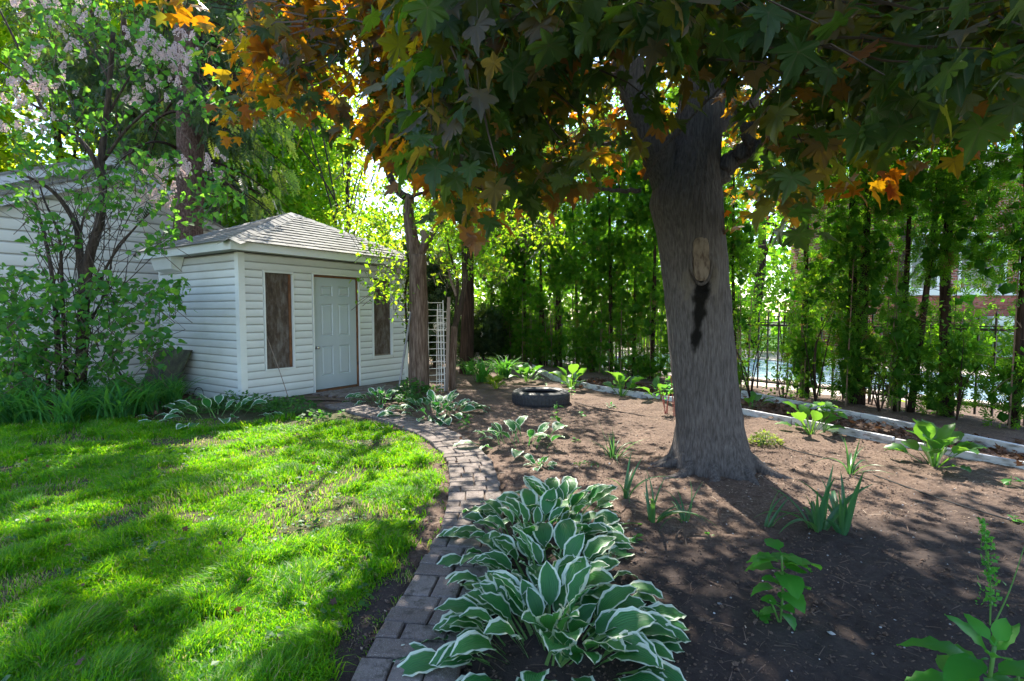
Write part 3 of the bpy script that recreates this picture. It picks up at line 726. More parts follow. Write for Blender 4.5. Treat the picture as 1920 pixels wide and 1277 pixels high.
# boxed vent hood under the left eave
hy = on_left(330, 490)[0]
mb = MB(); y_a, y_b = hy - .35, hy + .45
V = [(-.03, y_a, ez), (-.22, y_a + .05, ez), (-.22, y_b, ez), (-.03, y_b, ez), (-.03, y_a + .14, ez - .24), (-.16, y_a + .17, ez - .20), (-.16, y_b, ez - .20), (-.03, y_b, ez - .24)]
mk('vent_hood', V, [(0, 1, 5, 4), (1, 2, 6, 5), (2, 3, 7, 6), (4, 5, 6, 7), (0, 3, 2, 1)], M['trim'], shed, True)

# door landing: bricks outside the door (children of a paving slab of the setting)
pad = mk('paving', [(*(O + A1 * a + A2 * b_), .003) for a, b_ in ((dx0 - .1, -.05), (dx1 + .35, -.05), (dx1 + .35, -1.0), (dx0 - .1, -1.0))], [(3, 2, 1, 0)], M['soil']); pad['kind'] = 'structure'
r = rs(21)
for i in range(9):
    x = dx0 - .1 + (.105 if i % 2 else 0)
    while x < dx1 + .30:
        y = -.07 - i * .108
        c = [O + A1 * a + A2 * b_ + r.uniform(-.003, .003, 2) for a, b_ in ((x, y - .10), (x + .20, y - .10), (x + .20, y), (x, y))]
        ctr = np.mean(c, 0)
        if path_dist(ctr[0], ctr[1]) > .26 and r.rand() < .97: paver(c, pad, -.03, .016 + r.uniform(-.006, .004), r.uniform(-.02, .02, 2))
        x += .208

# ================================================================== NEIGHBOURING HOUSE (left)
NP = P(300, 585, 11.0)[:2]
house = empty('white_house', (NP[0], NP[1], 0), 'cream white sided neighbouring house with low gable behind the lilac', 'house', rz=RZ)
xl, xr, xp = -5.6, 1.35, -.67
def rake(x): return 4.15 - .46 * abs(x - xp)
hw = house
mk('gable_wall', [(xl, .0, -.1), (xr, .0, -.1), (xr, 0, rake(xr)), (xp, 0, rake(xp)), (xl, 0, rake(xl)), (xl, 6, -.1), (xr, 6, -.1), (xr, 6, rake(xr)), (xp, 6, rake(xp)), (xl, 6, rake(xl))],
   [(0, 1, 2, 3, 4), (1, 6, 7, 2), (0, 4, 9, 5), (5, 9, 8, 7, 6)], M['siding2'], hw, True)
bz = .205; z = 0.0
while z < 4.0:
    zt = z + bz
    half = (4.15 - (z + .5 * bz)) / .46
    a, b_ = max(xl + .02, xp - half + .05), min(xr - .03, xp + half - .05)
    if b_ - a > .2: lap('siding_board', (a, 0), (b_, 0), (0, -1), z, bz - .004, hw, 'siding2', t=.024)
    z = zt
for (xa, xb) in ((xl - .3, xp), (xp, xr + .25)):
    za, zb = rake(xa), rake(xb)
    mk('barge_board', [(xa, -.20, za - .13), (xb, -.20, zb - .13), (xb, -.20, zb + .05), (xa, -.20, za + .05), (xa, -.18, za - .13), (xb, -.18, zb - .13), (xb, -.18, zb + .05), (xa, -.18, za + .05)],
       [(0, 1, 2, 3), (7, 6, 5, 4), (3, 2, 6, 7), (1, 0, 4, 5)], M['timber_white'], hw, True)
    mk('soffit', [(xa, -.178, za - .10), (xb, -.178, zb - .10), (xb, -.03, zb - .10), (xa, -.03, za - .10)], [(0, 1, 2, 3)], M['siding2'], hw, True)
    mk('roof', [(xa, -.24, za + .05), (xb, -.24, zb + .05), (xb, 6.2, zb + .05), (xa, 6.2, za + .05), (xa, -.24, za + .09), (xb, -.24, zb + .09), (xb, 6.2, zb + .09), (xa, 6.2, za + .09)],
       [(0, 3, 2, 1), (4, 5, 6, 7), (0, 1, 5, 4), (1, 2, 6, 5), (3, 0, 4, 7)], M['shingle'], hw, True)
# taller house behind it
pk = P(195, 298, 14.0); e0 = P(48, 360, 13.0); 
h2 = empty('tall_white_house', (pk[0], pk[1], 0), 'tall white gabled house rising behind the cream house', 'house', rz=RZ)
def rake2(x): return pk[2] - .05 - .44 * abs(x)
mk('gable_wall', [(-2.7, 0, 0), (3.6, 0, 0), (3.6, 0, rake2(3.6)), (0, 0, rake2(0)), (-2.7, 0, rake2(-2.7)), (-2.7, 7, 0), (3.6, 7, 0), (3.6, 7, rake2(3.6)), (0, 7, rake2(0)), (-2.7, 7, rake2(-2.7))],
   [(0, 1, 2, 3, 4), (1, 6, 7, 2), (0, 4, 9, 5), (5, 9, 8, 7, 6)], M['siding2'], h2, True)
for k in range(13):
    z = 2.9 + k * .21; half = (pk[2] - z - .15) / .44
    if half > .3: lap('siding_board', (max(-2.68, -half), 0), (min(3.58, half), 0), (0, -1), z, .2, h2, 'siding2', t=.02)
for xa, xb in ((-3.1, 0), (0, 4.0)):
    za, zb = rake2(xa), rake2(xb)
    mk('barge_board', [(xa, -.5, za - .17), (xb, -.5, zb - .17), (xb, -.5, zb + .05), (xa, -.5, za + .05), (xa, -.48, za - .17), (xb, -.48, zb - .17), (xb, -.48, zb + .05), (xa, -.48, za + .05)],
       [(0, 1, 2, 3), (7, 6, 5, 4), (3, 2, 6, 7), (1, 0, 4, 5)], M['timber_white'], h2, True)
    mk('soffit', [(xa, -.478, za - .14), (xb, -.478, zb - .14), (xb, -.02, zb - .14), (xa, -.02, za - .14)], [(0, 1, 2, 3)], M['soffit'], h2, True)
    mk('roof', [(xa, -.54, za + .05), (xb, -.54, zb + .05), (xb, 7.2, zb + .05), (xa, 7.2, za + .05), (xa, -.54, za + .10), (xb, -.54, zb + .10), (xb, 7.2, zb + .10), (xa, 7.2, za + .10)],
       [(0, 3, 2, 1), (4, 5, 6, 7), (0, 1, 5, 4), (1, 2, 6, 5), (3, 0, 4, 7)], M['shingle'], h2, True)

# ================================================================== FENCE, EDGING, NEIGHBOUR'S YARD (right)
FD = np.array([.59, -.807]); FA = G(1405, 728)[:2]
def fence_pt(s): return FA + FD * s
FN = np.array([.807, .59])  # away from the garden
fence = empty('metal_fence', (*FA, 0), 'dark brown metal picket fence behind the row of cedars', 'fence')
def bar2(p, q, z0, z1, w):
    n = norm(np.array([[-(q - p)[1], (q - p)[0]]]))[0] * w
    V = [(*(a + s_ * n), z) for z in (z0, z1) for a, s_ in ((p, 1), (q, 1), (q, -1), (p, -1))]
    return V, [(3, 2, 1, 0), (4, 5, 6, 7), (0, 1, 5, 4), (1, 2, 6, 5), (2, 3, 7, 6), (3, 0, 4, 7)]
for z0, z1 in ((1.19, 1.225), (.14, .17)):
    V, F = bar2(fence_pt(-9.0), fence_pt(4.6), z0, z1, .017); mk('rail', V, F, M['metal_dark'], fence)
V, F = bar2(fence_pt(-9.0), fence_pt(4.6), 1.245, 1.262, .017); mk('rail', V, F, M['metal_dark'], fence)
pm = None; r = rs(31)
for k, s_ in enumerate(np.arange(-8.9, 4.5, .185)):
    p = fence_pt(s_ + r.uniform(-.01, .01)) - FN * .028
    if pm is None:
        q = MB().box(-.011, .011, -.011, .011, .02, 1.42).add([(-.011, -.011, 1.42), (.011, -.011, 1.42), (.011, .011, 1.42), (-.011, .011, 1.42), (0, 0, 1.47)], [(0, 1, 4), (1, 2, 4), (2, 3, 4), (3, 0, 4)])
        pm = new_mesh('picket', np.concatenate(q.V), q.F); pm.materials.append(M['metal_dark'])
    inst('picket', pm, fence, Matrix.Translation((p[0] - FA[0], p[1] - FA[1], r.uniform(-.01, .01))) @ Matrix.Rotation(RZ + .9, 4, 'Z'))
for s_ in (-8.95, -6.1, -3.3, -.5, 2.3):
    p = fence_pt(s_) + FN * .03; MB().box(p[0] - .03, p[0] + .03, p[1] - .03, p[1] + .03, 0, 1.5).obj('post', M['metal_dark'], fence)

def edging(pts, name, label, h, w, lens, seed, z0=0.0):
    pts = smooth_path(pts, 8); sg = np.concatenate([[0], np.cumsum(np.linalg.norm(np.diff(pts, axis=0), axis=1))])
    root = empty(name, (*pts[0], 0), label, 'edging'); r = rs(seed); s_ = 0
    at_ = lambda s: np.array([np.interp(s, sg, pts[:, 0]), np.interp(s, sg, pts[:, 1])])
    while s_ < sg[-1] - .3:
        l = min(lens + r.uniform(-.2, .2), sg[-1] - s_); p, q = at_(s_ + .006), at_(s_ + l - .006)
        p = p + r.uniform(-.012, .012, 2); V, F = bar2(p, q, z0 - .05, z0 + h, w / 2); V = np.array(V); V[4:, 2] += np.repeat(r.uniform(-.015, .015), 4)
        mk('board', V, F, M['timber_white'], root)
        s_ += l
    return at_, sg[-1]
e_lo = [G(1000, 690)[:2], G(1045, 716)[:2], G(1120, 731)[:2], G(1210, 747)[:2], G(1400, 779)[:2], G(1485, 797)[:2], G(1680, 838)[:2], G(1920, 884)[:2], G(2150, 930)[:2]]
edging(e_lo, 'low_timber_edging', 'white painted low timber edging along the front of the cedar bed', .10, .045, 1.3, 41)
e_hi = [G(1385, 746)[:2], G(1470, 762)[:2], G(1640, 800)[:2], G(1780, 830)[:2], G(1890, 858)[:2], G(2050, 890)[:2]]
edging([p + FN * .10 for p in e_hi], 'rear_timber_edging', 'grey white raised timber edging close under the metal fence', .09, .07, 2.2, 42, .02)
# soil bank between the edgings
# neighbour's yard
YO = np.array([4.9, 9.7])
def yard(a, b_): return YO + FD * a + FN * b_
def quad(name, a0, a1, b0, b1, z, m):
    o = mk(name, [(*yard(a, b_), z) for a, b_ in ((a0, b0), (a1, b0), (a1, b1), (a0, b1))], [(0, 1, 2, 3)], m); o['kind'] = 'structure'; return o
quad('pavement', -14, 9, .05, 9.5, -.02, M['deck'])
pool = quad('pool_water', -6.5, 5.5, 1.3, 5.6, .012, M['pool'])
mb = MB()
for a0, a1, b0, b1 in ((-6.75, 5.75, 1.05, 1.3), (-6.75, 5.75, 5.6, 5.85), (-6.75, -6.5, 1.302, 5.598), (5.5, 5.75, 1.302, 5.598)):
    V = [(*yard(a, b_), z) for z in (-.01, .035) for a, b_ in ((a0, b0), (a1, b0), (a1, b1), (a0, b1))]
    mb.add(V, [(4, 5, 6, 7), (0, 1, 5, 4), (1, 2, 6, 5), (2, 3, 7, 6), (3, 0, 4, 7)])
o = mb.obj('pool_coping', M['deck']); tag(o, 'beige concrete rim around the pool beyond the fence', 'pool rim')
quad('neighbour_lawn', -14, 9, 9.52, 30, -.05, M['grass'])
quad('gravel_strip', -14, 9, -.35, .046, -.03, M['deck'])

# brick house beyond
hb = yard(-5.0, 10.2)
BH = P(1700, 500, 17.0)
bh = empty('brick_house', (BH[0], 17.0, 0), 'red brick house with white framed windows seen through the cedars', 'house')
Wd = 9.0; x0b = 11.6; yb = 17.0
wz0, wz1, wz2 = .0, 1.9, 5.2
def wall_uv(name, x0, x1, z0, z1, y):
    mk(name, [(x0, y, z0), (x1, y, z0), (x1, y, z1), (x0, y, z1), (x0, y + .3, z0), (x1, y + .3, z0), (x1, y + .3, z1), (x0, y + .3, z1)], [(0, 1, 2, 3), (4, 0, 3, 7), (1, 5, 6, 2), (3, 2, 6, 7)], M['brickwork'], bh,
       uv=[(x0, z0), (x1, z0), (x1, z1), (x0, z1), (x0 + .3, z0), (x1 + .3, z0), (x1 + .3, z1), (x0 + .3, z1)])
wall_uv('lower_wall', x0b, x0b + Wd, -.1, 1.98, yb)
wx = [(12.75, 13.75), (14.35, 15.9), (16.3, 17.9), (18.3, 19.6)]
xprev = x0b
for a, b_ in wx: wall_uv('pier', xprev, a, 2.12, 4.0, yb + .01); xprev = b_
wall_uv('pier', xprev, x0b + Wd, 2.12, 4.0, yb + .01); wall_uv('upper_wall', x0b, x0b + Wd, 4.0, 5.6, yb)
MB().box(x0b - .02, x0b + Wd, yb - .08, yb + .25, 1.985, 2.115).obj('sill_course', M['trim'], bh)
for a, b_ in wx:
    w = MB().box(a, a + .09, yb - .03, yb + .1, 2.12, 3.99).box(b_ - .09, b_, yb - .03, yb + .1, 2.12, 3.99).box(a + .09, b_ - .09, yb - .03, yb + .1, 2.12, 2.22).box(a + .09, b_ - .09, yb - .03, yb + .1, 3.9, 3.99).obj('window', M['trim'], bh)
    mk('pane', [(a + .09, yb + .06, 2.22), (b_ - .09, yb + .06, 2.22), (b_ - .09, yb + .06, 3.9), (a + .09, yb + .06, 3.9)], [(0, 1, 2, 3)], M['glass'], w)
MB().box(x0b - .5, x0b + Wd, yb - .5, yb + 5, 5.6, 5.75).add([(x0b - .5, yb - .5, 5.752), (x0b + Wd, yb - .5, 5.752), (x0b + Wd, yb + 5, 5.752), (x0b - .5, yb + 5, 5.752), (x0b + 2, yb + 2.2, 7.2), (x0b + Wd, yb + 2.2, 7.2)], [(0, 1, 5, 4), (3, 0, 4), (2, 3, 4, 5), (1, 2, 5)]).obj('roof', M['shingle'], bh)
mk('side_wall', [(x0b, yb + .3, -.1), (x0b, yb + 5, -.1), (x0b, yb + 5, 5.6), (x0b, yb + .3, 5.6)], [(0, 1, 2, 3)], M['brickwork'], bh, uv=[(0, 0), (5, 0), (5, 5), (0, 5)])
bm_ = new_mesh('brick', [(x, y, z) for z in (.006, .079) for y in (-.009, .03) for x in (.006, .214)], [(0, 1, 5, 4), (4, 5, 7, 6), (0, 2, 3, 1), (0, 4, 6, 2), (1, 3, 7, 5)]); bm_.materials.append(M['clay'])
for j in range(13):
    for i in range(22):
        inst('brick', bm_, bh, Matrix.Translation((11.7 + .22 * i + (.11 if j % 2 else 0) - BH[0], yb - 17.0, .86 + j * .085)))
# white pool-side cabinet against the brick wall
c0 = P(1875, 600, 16.2)
t = empty('pool_cabinet', (c0[0], c0[1], 0), 'white box cabinet standing against the brick house', 'cabinet')
MB().box(c0[0] - .5, c0[0] + .5, 15.9, 16.5, .08, 1.25).obj('body', M['trim'], t); MB().box(c0[0] - .54, c0[0] + .54, 15.86, 16.54, 1.252, 1.32).obj('lid', M['trim'], t)
MB().box(c0[0] - .46, c0[0] - .02, 15.88, 15.898, .16, 1.16).obj('door', M['trim'], t); MB().box(c0[0] + .02, c0[0] + .46, 15.88, 15.898, .16, 1.16).obj('door', M['trim'], t)
# blue panel screen glimpsed far behind, between the dark trunks
bp = P(915, 640, 21.0)
t = empty('blue_screen', (bp[0], bp[1], 0), 'pale blue low panel screen glimpsed between dark trunks', 'screen')
for k in range(5): MB().box(bp[0] - 1.3 + k * .52, bp[0] - .80 + k * .52, 20.98, 21.02, .05, .75).obj('panel', M['blue'], t)
MB().box(bp[0] - 1.35, bp[0] + 1.35, 20.95, 21.05, .755, .82).obj('rail', M['trim'], t)
# ================================================================== MAPLE
TY = 4.72
rows = [(945, 1337, 265), (918, 1336, 228), (895, 1336, 190), (870, 1336, 162), (840, 1334, 142), (800, 1330, 126), (750, 1325, 121), (700, 1319, 119), (605, 1311, 120), (530, 1304, 120), (480, 1299, 123), (430, 1292, 126), (380, 1284, 136), (345, 1286, 124), (310, 1292, 110), (270, 1301, 98), (200, 1314, 86), (100, 1330, 76), (0, 1332, 68), (-150, 1325, 66), (-400, 1330, 44)]
zz, xx, rr = [], [], []
for v, u, w in rows:
    p = P(u, v, TY); zz.append(p[2]); xx.append(p[0]); rr.append(w / 2 / FOC * TY * .97)
zz, xx, rr = map(np.array, (zz, xx, rr)); zz[0] = -.15
base_x = float(xx[0])
maple = empty('maple_tree', (base_x, TY, 0), 'big bronze leaved maple with pruning scar and black sap stain on its trunk', 'tree')
Z = np.concatenate([np.linspace(-.12, .5, 40), np.linspace(.51, 3.3, 150), np.linspace(3.35, zz[-1], 50)]); NA = 132
cx_ = np.interp(Z, zz, xx); rd = np.interp(Z, zz, rr)
k5 = np.exp(-np.linspace(-3, 3, 9) ** 2); k5 /= k5.sum()
cx_[4:-4] = np.convolve(cx_, k5, 'valid'); rd[4:-4] = np.convolve(rd, k5, 'valid')
A = np.arange(NA) * 2 * PI / NA
ZZ, AA = np.meshgrid(Z, A, indexing='ij')
Rr = rd[:, None] * np.ones_like(AA)
fl = np.exp(-np.clip(ZZ, 0, 9) / .16)
Rr = Rr * (1 + .10 * fl * np.cos(AA * 5 + .9) + .07 * fl * np.cos(AA * 3 + 2.2) + .05 * fl * np.cos(AA * 9 + 1)) + .045 * (fbm(np.cos(AA) * 1.4 + 5, np.sin(AA) * 1.4 + ZZ * .9 + 3, 3) - .5)
rid = np.abs(fbm(AA * 16 + 2.0 * fbm(AA * 3, ZZ * 3, 2), ZZ * 2.6 + 9, 3) - .5) * 2.6
wrap = np.minimum(AA / .4, 1) * np.minimum((2 * PI - AA) / .4, 1)
Rr += .015 * (rid - .3) * wrap
VX = cx_[:, None] + Rr * np.cos(AA + PI / 2); VY = TY + Rr * np.sin(AA + PI / 2)
Vt = np.stack([VX, VY, ZZ], -1)
pu, pv, _ = proj(Vt)
front = (np.sin(AA + PI / 2) < .1)
nz_ = (fbm(pu / 9, pv / 14, 3) - .5)
sc_u = np.interp(pv, [510, 540, 580, 620, 655], [1318, 1317, 1312, 1307, 1303]); sc_w = np.interp(pv, [500, 530, 560, 600, 640, 668], [9, 14, 12, 10, 8, 0])
stain = sstep(4, -3, np.abs(pu - sc_u) - sc_w + nz_ * 14) * (pv > 515) * (pv < 668) * front
q = np.hypot((pu - 1316) / 34, (pv - 512) / 58)
ringd = np.exp(-((q - .78) / .16) ** 2) * front * (pv > 455)
pale = np.clip(sstep(.35, .62, np.exp(-((pu - 1290) / 16) ** 2 - ((pv - 530) / 32) ** 2) + nz_) * .55 + .55 * sstep(.35, .7, np.exp(-((pu - 1340) / 12) ** 2 - ((pv - 535) / 38) ** 2) + nz_) + .35 * np.exp(-((pu - 1350) / 14) ** 2 - ((pv - 480) / 30) ** 2), 0, .7) * front * (1 - stain)
Rr2 = Rr + .026 * ringd * sstep(470, 500, pv) - .022 * (q < .62) * front
Vt[..., 0] = cx_[:, None] + Rr2 * np.cos(AA + PI / 2); Vt[..., 1] = TY + Rr2 * np.sin(AA + PI / 2)
n0, n1 = Vt.shape[:2]; I = np.arange(n0 * n1).reshape(n0, n1)
F = np.stack([I[:-1], np.roll(I[:-1], -1, 1), np.roll(I[1:], -1, 1), I[1:]], -1).reshape(-1, 4)
trunk = mk('trunk', Vt.reshape(-1, 3), [F], M['bark_maple'], maple, smooth=True, attr={'stain': stain.ravel(), 'pale': pale.ravel()})
for k, (a_, ln_, r0_) in enumerate(((-2.5, .50, .07), (-1.95, .36, .06), (-1.2, .42, .065), (-.55, .52, .07), (.1, .4, .06), (2.9, .45, .065), (-3.0, .4, .05))):
    rk = rs(700 + k); q0 = np.array([base_x + .30 * math.cos(a_), TY + .30 * math.sin(a_), .10]); d_ = np.array([math.cos(a_), math.sin(a_), 0]); sd_ = np.array([-d_[1], d_[0], 0])
    pp = smooth_path([q0 - d_ * .1 + [0, 0, .09], q0 + d_ * .06, q0 + d_ * ln_ * .4 + sd_ * rk.normal(0, .04) - [0, 0, .065], q0 + d_ * ln_ * .75 + sd_ * rk.normal(0, .07) - [0, 0, .105], q0 + d_ * ln_ - [0, 0, .15]], 6)
    V, F = tube(pp, np.linspace(r0_, .02, len(pp)), 12); V[:, 2] += .012 * (fbm(V[:, 0] * 16, V[:, 1] * 16, 2) - .5)
    mk('root', V, F, M['bark_maple'], maple, smooth=True, attr={'stain': np.zeros(len(V)), 'pale': np.zeros(len(V))})
# bare wood of the old pruning cut: a rounded plaque set in a collar of bark
def surf(u, v):
    d2 = (pu - u) ** 2 + (pv - v) ** 2 + np.where(front, 0, 1e9); i = np.unravel_index(np.argmin(d2), d2.shape); return Vt[i]
n = 28; ang = np.arange(n) * 2 * PI / n
def plaque(sc, off):
    out = []
    for a in ang:
        ux = 1315 + 17 * sc * np.sign(math.cos(a)) * abs(math.cos(a)) ** .6; vy = 486 - 41 * sc * np.sign(math.sin(a)) * abs(math.sin(a)) ** (.55 if math.sin(a) > 0 else 1.0)
        y0_ = surf(1315, 486)[1] - off + .10 * ((ux - 1315) / 40) ** 2; p = P(ux, vy, y0_); out.append(p)
    return out
rings = plaque(1.0, -.03) + plaque(1.0, .034) + plaque(.86, .046) + plaque(.4, .036)
F = [(k * n + i, k * n + (i + 1) % n, (k + 1) * n + (i + 1) % n, (k + 1) * n + i) for k in range(3) for i in range(n)] + [tuple(range(3 * n, 4 * n))]
ps = mk('pruning_stub', rings, [tuple(f) for f in F], M['cut_wood'], trunk, smooth=False); ps['label'] = 'bare grey wood of an old pruning cut in the trunk'
V, F = tube(smooth_path([P(u, v, surf(u, v)[1] - .006) for u, v in ((1297, 470), (1295, 500), (1302, 522), (1314, 533), (1327, 524), (1335, 500), (1334, 475))], 4), [.006, .010] + [.015] * 21 + [.010, .006], 7)
mk('bark_collar', V, F, M['bark_maple'], trunk, smooth=True)

LIMBS = []   # (points, r0, r1)
def W(*q): return [P(*a) for a in q]
LIMBS.append((W((1296, 470, 4.72), (1281, 400, 4.71), (1246, 318, 4.66), (1214, 235, 4.58), (1184, 145, 4.5), (1155, 40, 4.4), (1120, -120, 4.2), (1080, -380, 4.0)), .245, .08))
LIMBS.append((W((1318, 352, 4.72), (1362, 312, 4.65), (1405, 280, 4.55), (1470, 268, 4.4), (1560, 240, 4.2), (1650, 218, 4.0), (1770, 165, 3.7), (1900, 100, 3.4), (2060, 20, 3.1)), .125, .014))
LIMBS.append((W((1402, 284, 4.55), (1408, 270, 4.45), (1390, 225, 4.35), (1362, 165, 4.2), (1335, 110, 4.1), (1300, 30, 3.9)), .045, .02))
LIMBS.append((W((1200, 357, 4.55), (1150, 357, 4.4), (1100, 350, 4.2), (1050, 345, 4.0), (985, 340, 3.7)), .022, .007))
LIMBS.append((W((1210, 335, 4.5), (1235, 290, 4.3), (1290, 225, 4.1), (1345, 170, 3.9), (1400, 120, 3.6)), .022, .010))
LIMBS.append((W((1330, 250, 4.75), (1400, 200, 5.0), (1470, 110, 5.2), (1540, 60, 5.4), (1640, -40, 5.6)), .06, .02))
LIMBS.append((W((1330, 260, 4.8), (1420, 196, 5.3), (1480, 150, 5.6), (1560, 100, 6.0)), .035, .012))
LIMBS.append((W((1395, 262, 4.5), (1430, 225, 4.4), (1440, 214, 4.36)), .058, .050))  # cut stub
LIMBS.append((W((1410, 285, 4.5), (1450, 262, 4.35), (1462, 250, 4.3)), .045, .040))
LIMBS.append((W((1155, 60, 4.35), (1080, 0, 3.8), (980, -40, 3.2), (850, -60, 2.7)), .05, .012))
LIMBS.append((W((1190, 160, 4.5), (1090, 130, 4.8), (960, 110, 5.0), (820, 80, 5.1), (640, 40, 5.2), (480, 0, 5.2)), .05, .012))
LIMBS.append((W((1225, 260, 4.6), (1120, 270, 5.2), (1000, 265, 5.8), (880, 250, 6.2)), .028, .008))
LIMBS.append((W((1320, 60, 4.7), (1420, -60, 4.2), (1600, -160, 3.6), (1900, -260, 3.0)), .07, .015))
LIMBS.append((W((1330, 0, 4.8), (1260, -200, 5.8), (1180, -260, 7.0)), .07, .02))
LIMBS.append((W((1320, -60, 4.7), (1500, -250, 5.4), (1800, -300, 6.4)), .07, .02))
LIMBS.append((W((1150, 40, 4.3), (950, -200, 4.6), (650, -260, 4.8)), .06, .02))
LIMBS.append((W((1130, -60, 4.2), (1000, -500, 3.2), (800, -900, 2.2)), .06, .02))
for k, (pt, a, b_) in enumerate(LIMBS):
    pp = smooth_path(pt, 6); rad = a + (b_ - a) * np.linspace(0, 1, len(pp)) ** (.55 if a > .1 else .7)
    r = rs(k + 50); pp[1:-1] += r.normal(0, min(.012, a * .16), (len(pp) - 2, 3))
    V, F = tube(pp, rad, 10 if a > .04 else 6); mk('limb', V, F, M['bark_maple'], maple, smooth=True, attr={'stain': np.zeros(len(V)), 'pale': np.zeros(len(V)) + .05})

LU = [250, 300, 345, 385, 400, 440, 480, 520, 560, 620, 680, 720, 760, 800, 860, 905, 950, 1000, 1040, 1080, 1150, 1200, 1290, 1340, 1380, 1440, 1480, 1510, 1560, 1590, 1660, 1690, 1760, 1840, 1900, 1960, 2300]
LV = [-60, 5, 40, 60, 205, 235, 190, 215, 250, 260, 290, 290, 320, 335, 425, 440, 400, 350, 385, 330, 320, 300, 235, 250, 400, 395, 420, 320, 295, 330, 335, 290, 255, 300, 225, 200, 180]
r = rs(77)
NC = 6200
ph = r.rand(NC * 6) * 2 * PI; rad = 4.6 * np.sqrt(r.rand(NC * 6))
cpos = np.column_stack([base_x + .1 + rad * np.cos(ph) * 1.05, TY + .1 + rad * np.sin(ph) * .98, np.zeros(NC * 6)])
top = 2.6 + 5.6 * np.sqrt(np.clip(1 - (rad / 4.9) ** 2, 0, 1))
zl = 1.95 + .3 * fbm(cpos[:, 0] * .8, cpos[:, 1] * .8, 2)
hz = r.rand(NC * 6) ** 1.25
cpos[:, 2] = zl + hz * (top - zl)
# extra low, near sprays in front of the trunk
NE = 1300
ex = np.column_stack([r.uniform(-1.6, 3.2, NE), r.uniform(1.35, 3.8, NE), r.uniform(1.85, 3.3, NE)])
NE2 = 1700
ex2 = np.column_stack([r.uniform(-2.9, -.4, NE2), r.uniform(3.2, 6.0, NE2), r.uniform(2.4, 5.2, NE2)])
NT_ = 2600; pt_ = r.rand(NT_) * 2 * PI; rt_ = 4.3 * np.sqrt(r.rand(NT_)); ex3 = np.column_stack([base_x + rt_ * np.cos(pt_), TY - .3 + rt_ * np.sin(pt_), r.uniform(4.6, 7.6, NT_)])  # extra clusters above the view, added to shade the bed below
cpos = np.vstack([cpos[:NC], ex, ex2, ex3])
u_, v_, dep = proj(cpos)
lim = np.interp(u_, LU, LV) - 18 - 38 * sstep(1480, 1600, u_) - 34 * r.rand(len(u_)) ** 2 - 30 * (dep < 2.3)
ok = (v_ < lim) & (cpos[:, 1] > 1.25) | (cpos[:, 1] < -.2)
ok &= ~((np.abs(cpos[:, 0] - 1.7) < .5) & (np.abs(cpos[:, 1] - TY) < .5) & (cpos[:, 2] < 4))
# the trunk stays in view below the crown
ok &= ~((u_ > 1140) & (u_ < 1440) & (v_ > 190) & (cpos[:, 1] < 4.8) & (r.rand(len(u_)) < .97))
ok &= ~((u_ > 1100) & (u_ < 1460) & (v_ > 60) & (cpos[:, 1] < 4.6) & (r.rand(len(u_)) < .85))
ok &= ~((u_ < 760) & (dep < 3.0 + r.rand(len(u_)) * .6) & (dep > .1) & (cpos[:, 1] > 1.2))
ok &= ~((u_ < 700) & (v_ > 60) & (cpos[:, 1] > 0) & (r.rand(len(u_)) < .12))
# a few breaks where sky and light come through
gapn = fbm(u_ / 95 + 3, v_ / 80 + 5, 2)
ok &= ~((gapn > .66) & (v_ > 30) & (dep > 2.6) & (r.rand(len(u_)) < .75))
ok &= ~((u_ > 590) & (u_ < 700) & (v_ > 80) & (v_ < 400) & (r.rand(len(u_)) < .8))
cpos = cpos[ok]
# hand placed hanging sprays (leaves coloured orange as if sunlit, and the low ones)
hang = [(1625, 335, 3.2), (1590, 335, 3.25), (1430, 385, 4.4), (1395, 395, 4.5), (1465, 372, 4.3), (500, 195, 4.6), (420, 225, 4.7), (450, 205, 4.7), (860, 385, 2.5), (905, 380, 2.9), (830, 300, 2.3), (1070, 330, 4.2), (1125, 300, 4.3), (1180, 290, 4.6), (1010, 365, 3.9), (1790, 235, 2.5), (1150, 305, 4.5), (1640, 325, 3.2)]
cpos = np.vstack([cpos, [P(*h) for h in hang]])
NL = 6
ci = np.repeat(np.arange(len(cpos)), NL)
az = r.rand(len(ci)) * 2 * PI; out_ = np.column_stack([np.cos(az), np.sin(az), np.zeros(len(ci))])
pet = r.uniform(.05, .17, len(ci))[:, None]
lp = cpos[ci] + out_ * pet + np.column_stack([np.zeros(len(ci))] * 2 + [r.uniform(-.14, .06, len(ci))])
tipd = norm(out_ * r.uniform(.25, 1.0, (len(ci), 1)) + np.array([0, 0, -1.]) * r.uniform(.25, 1.2, (len(ci), 1)) + r.normal(0, .18, (len(ci), 3)))
nrm_ = norm(out_ * r.uniform(.3, 1.1, (len(ci), 1)) + np.array([0, 0, .8]) + r.normal(0, .35, (len(ci), 3)))
sc = r.uniform(.085, .145, len(ci))
u_, v_, dep = proj(lp)
kp = carve(lp, r.rand(len(ci)))
fringe = (u_ > 300) & (u_ < 1950) & (v_ > np.interp(u_, LU, LV) - 95) & (lp[:, 1] > 1)
kp |= fringe & (r.rand(len(ci)) < np.where(dep < 3.2, .8, .25))
kp &= ((lp[:, 1] > 1.2) & (np.linalg.norm(lp - [0, 0, HC], axis=1) > 2.0)) | (lp[:, 1] < -.5)
lp, tipd, nrm_, sc, u_, v_, dep, ci = lp[kp], tipd[kp], nrm_[kp], sc[kp], u_[kp], v_[kp], dep[kp], ci[kp]
Rm = frames(tipd, nrm_)
print('maple leaves', len(lp))
vis = (u_ > -20) & (u_ < 1940) & (v_ > -20) & (lp[:, 1] > 0)
score = np.where(vis, sc / dep, 0); order = np.argsort(-score)
big = order[:290]; isb = np.zeros(len(lp), bool); isb[big] = True
lm = {}; BINS = (.04, .15, .26, .37, .5, .62, .74, .84, .97)
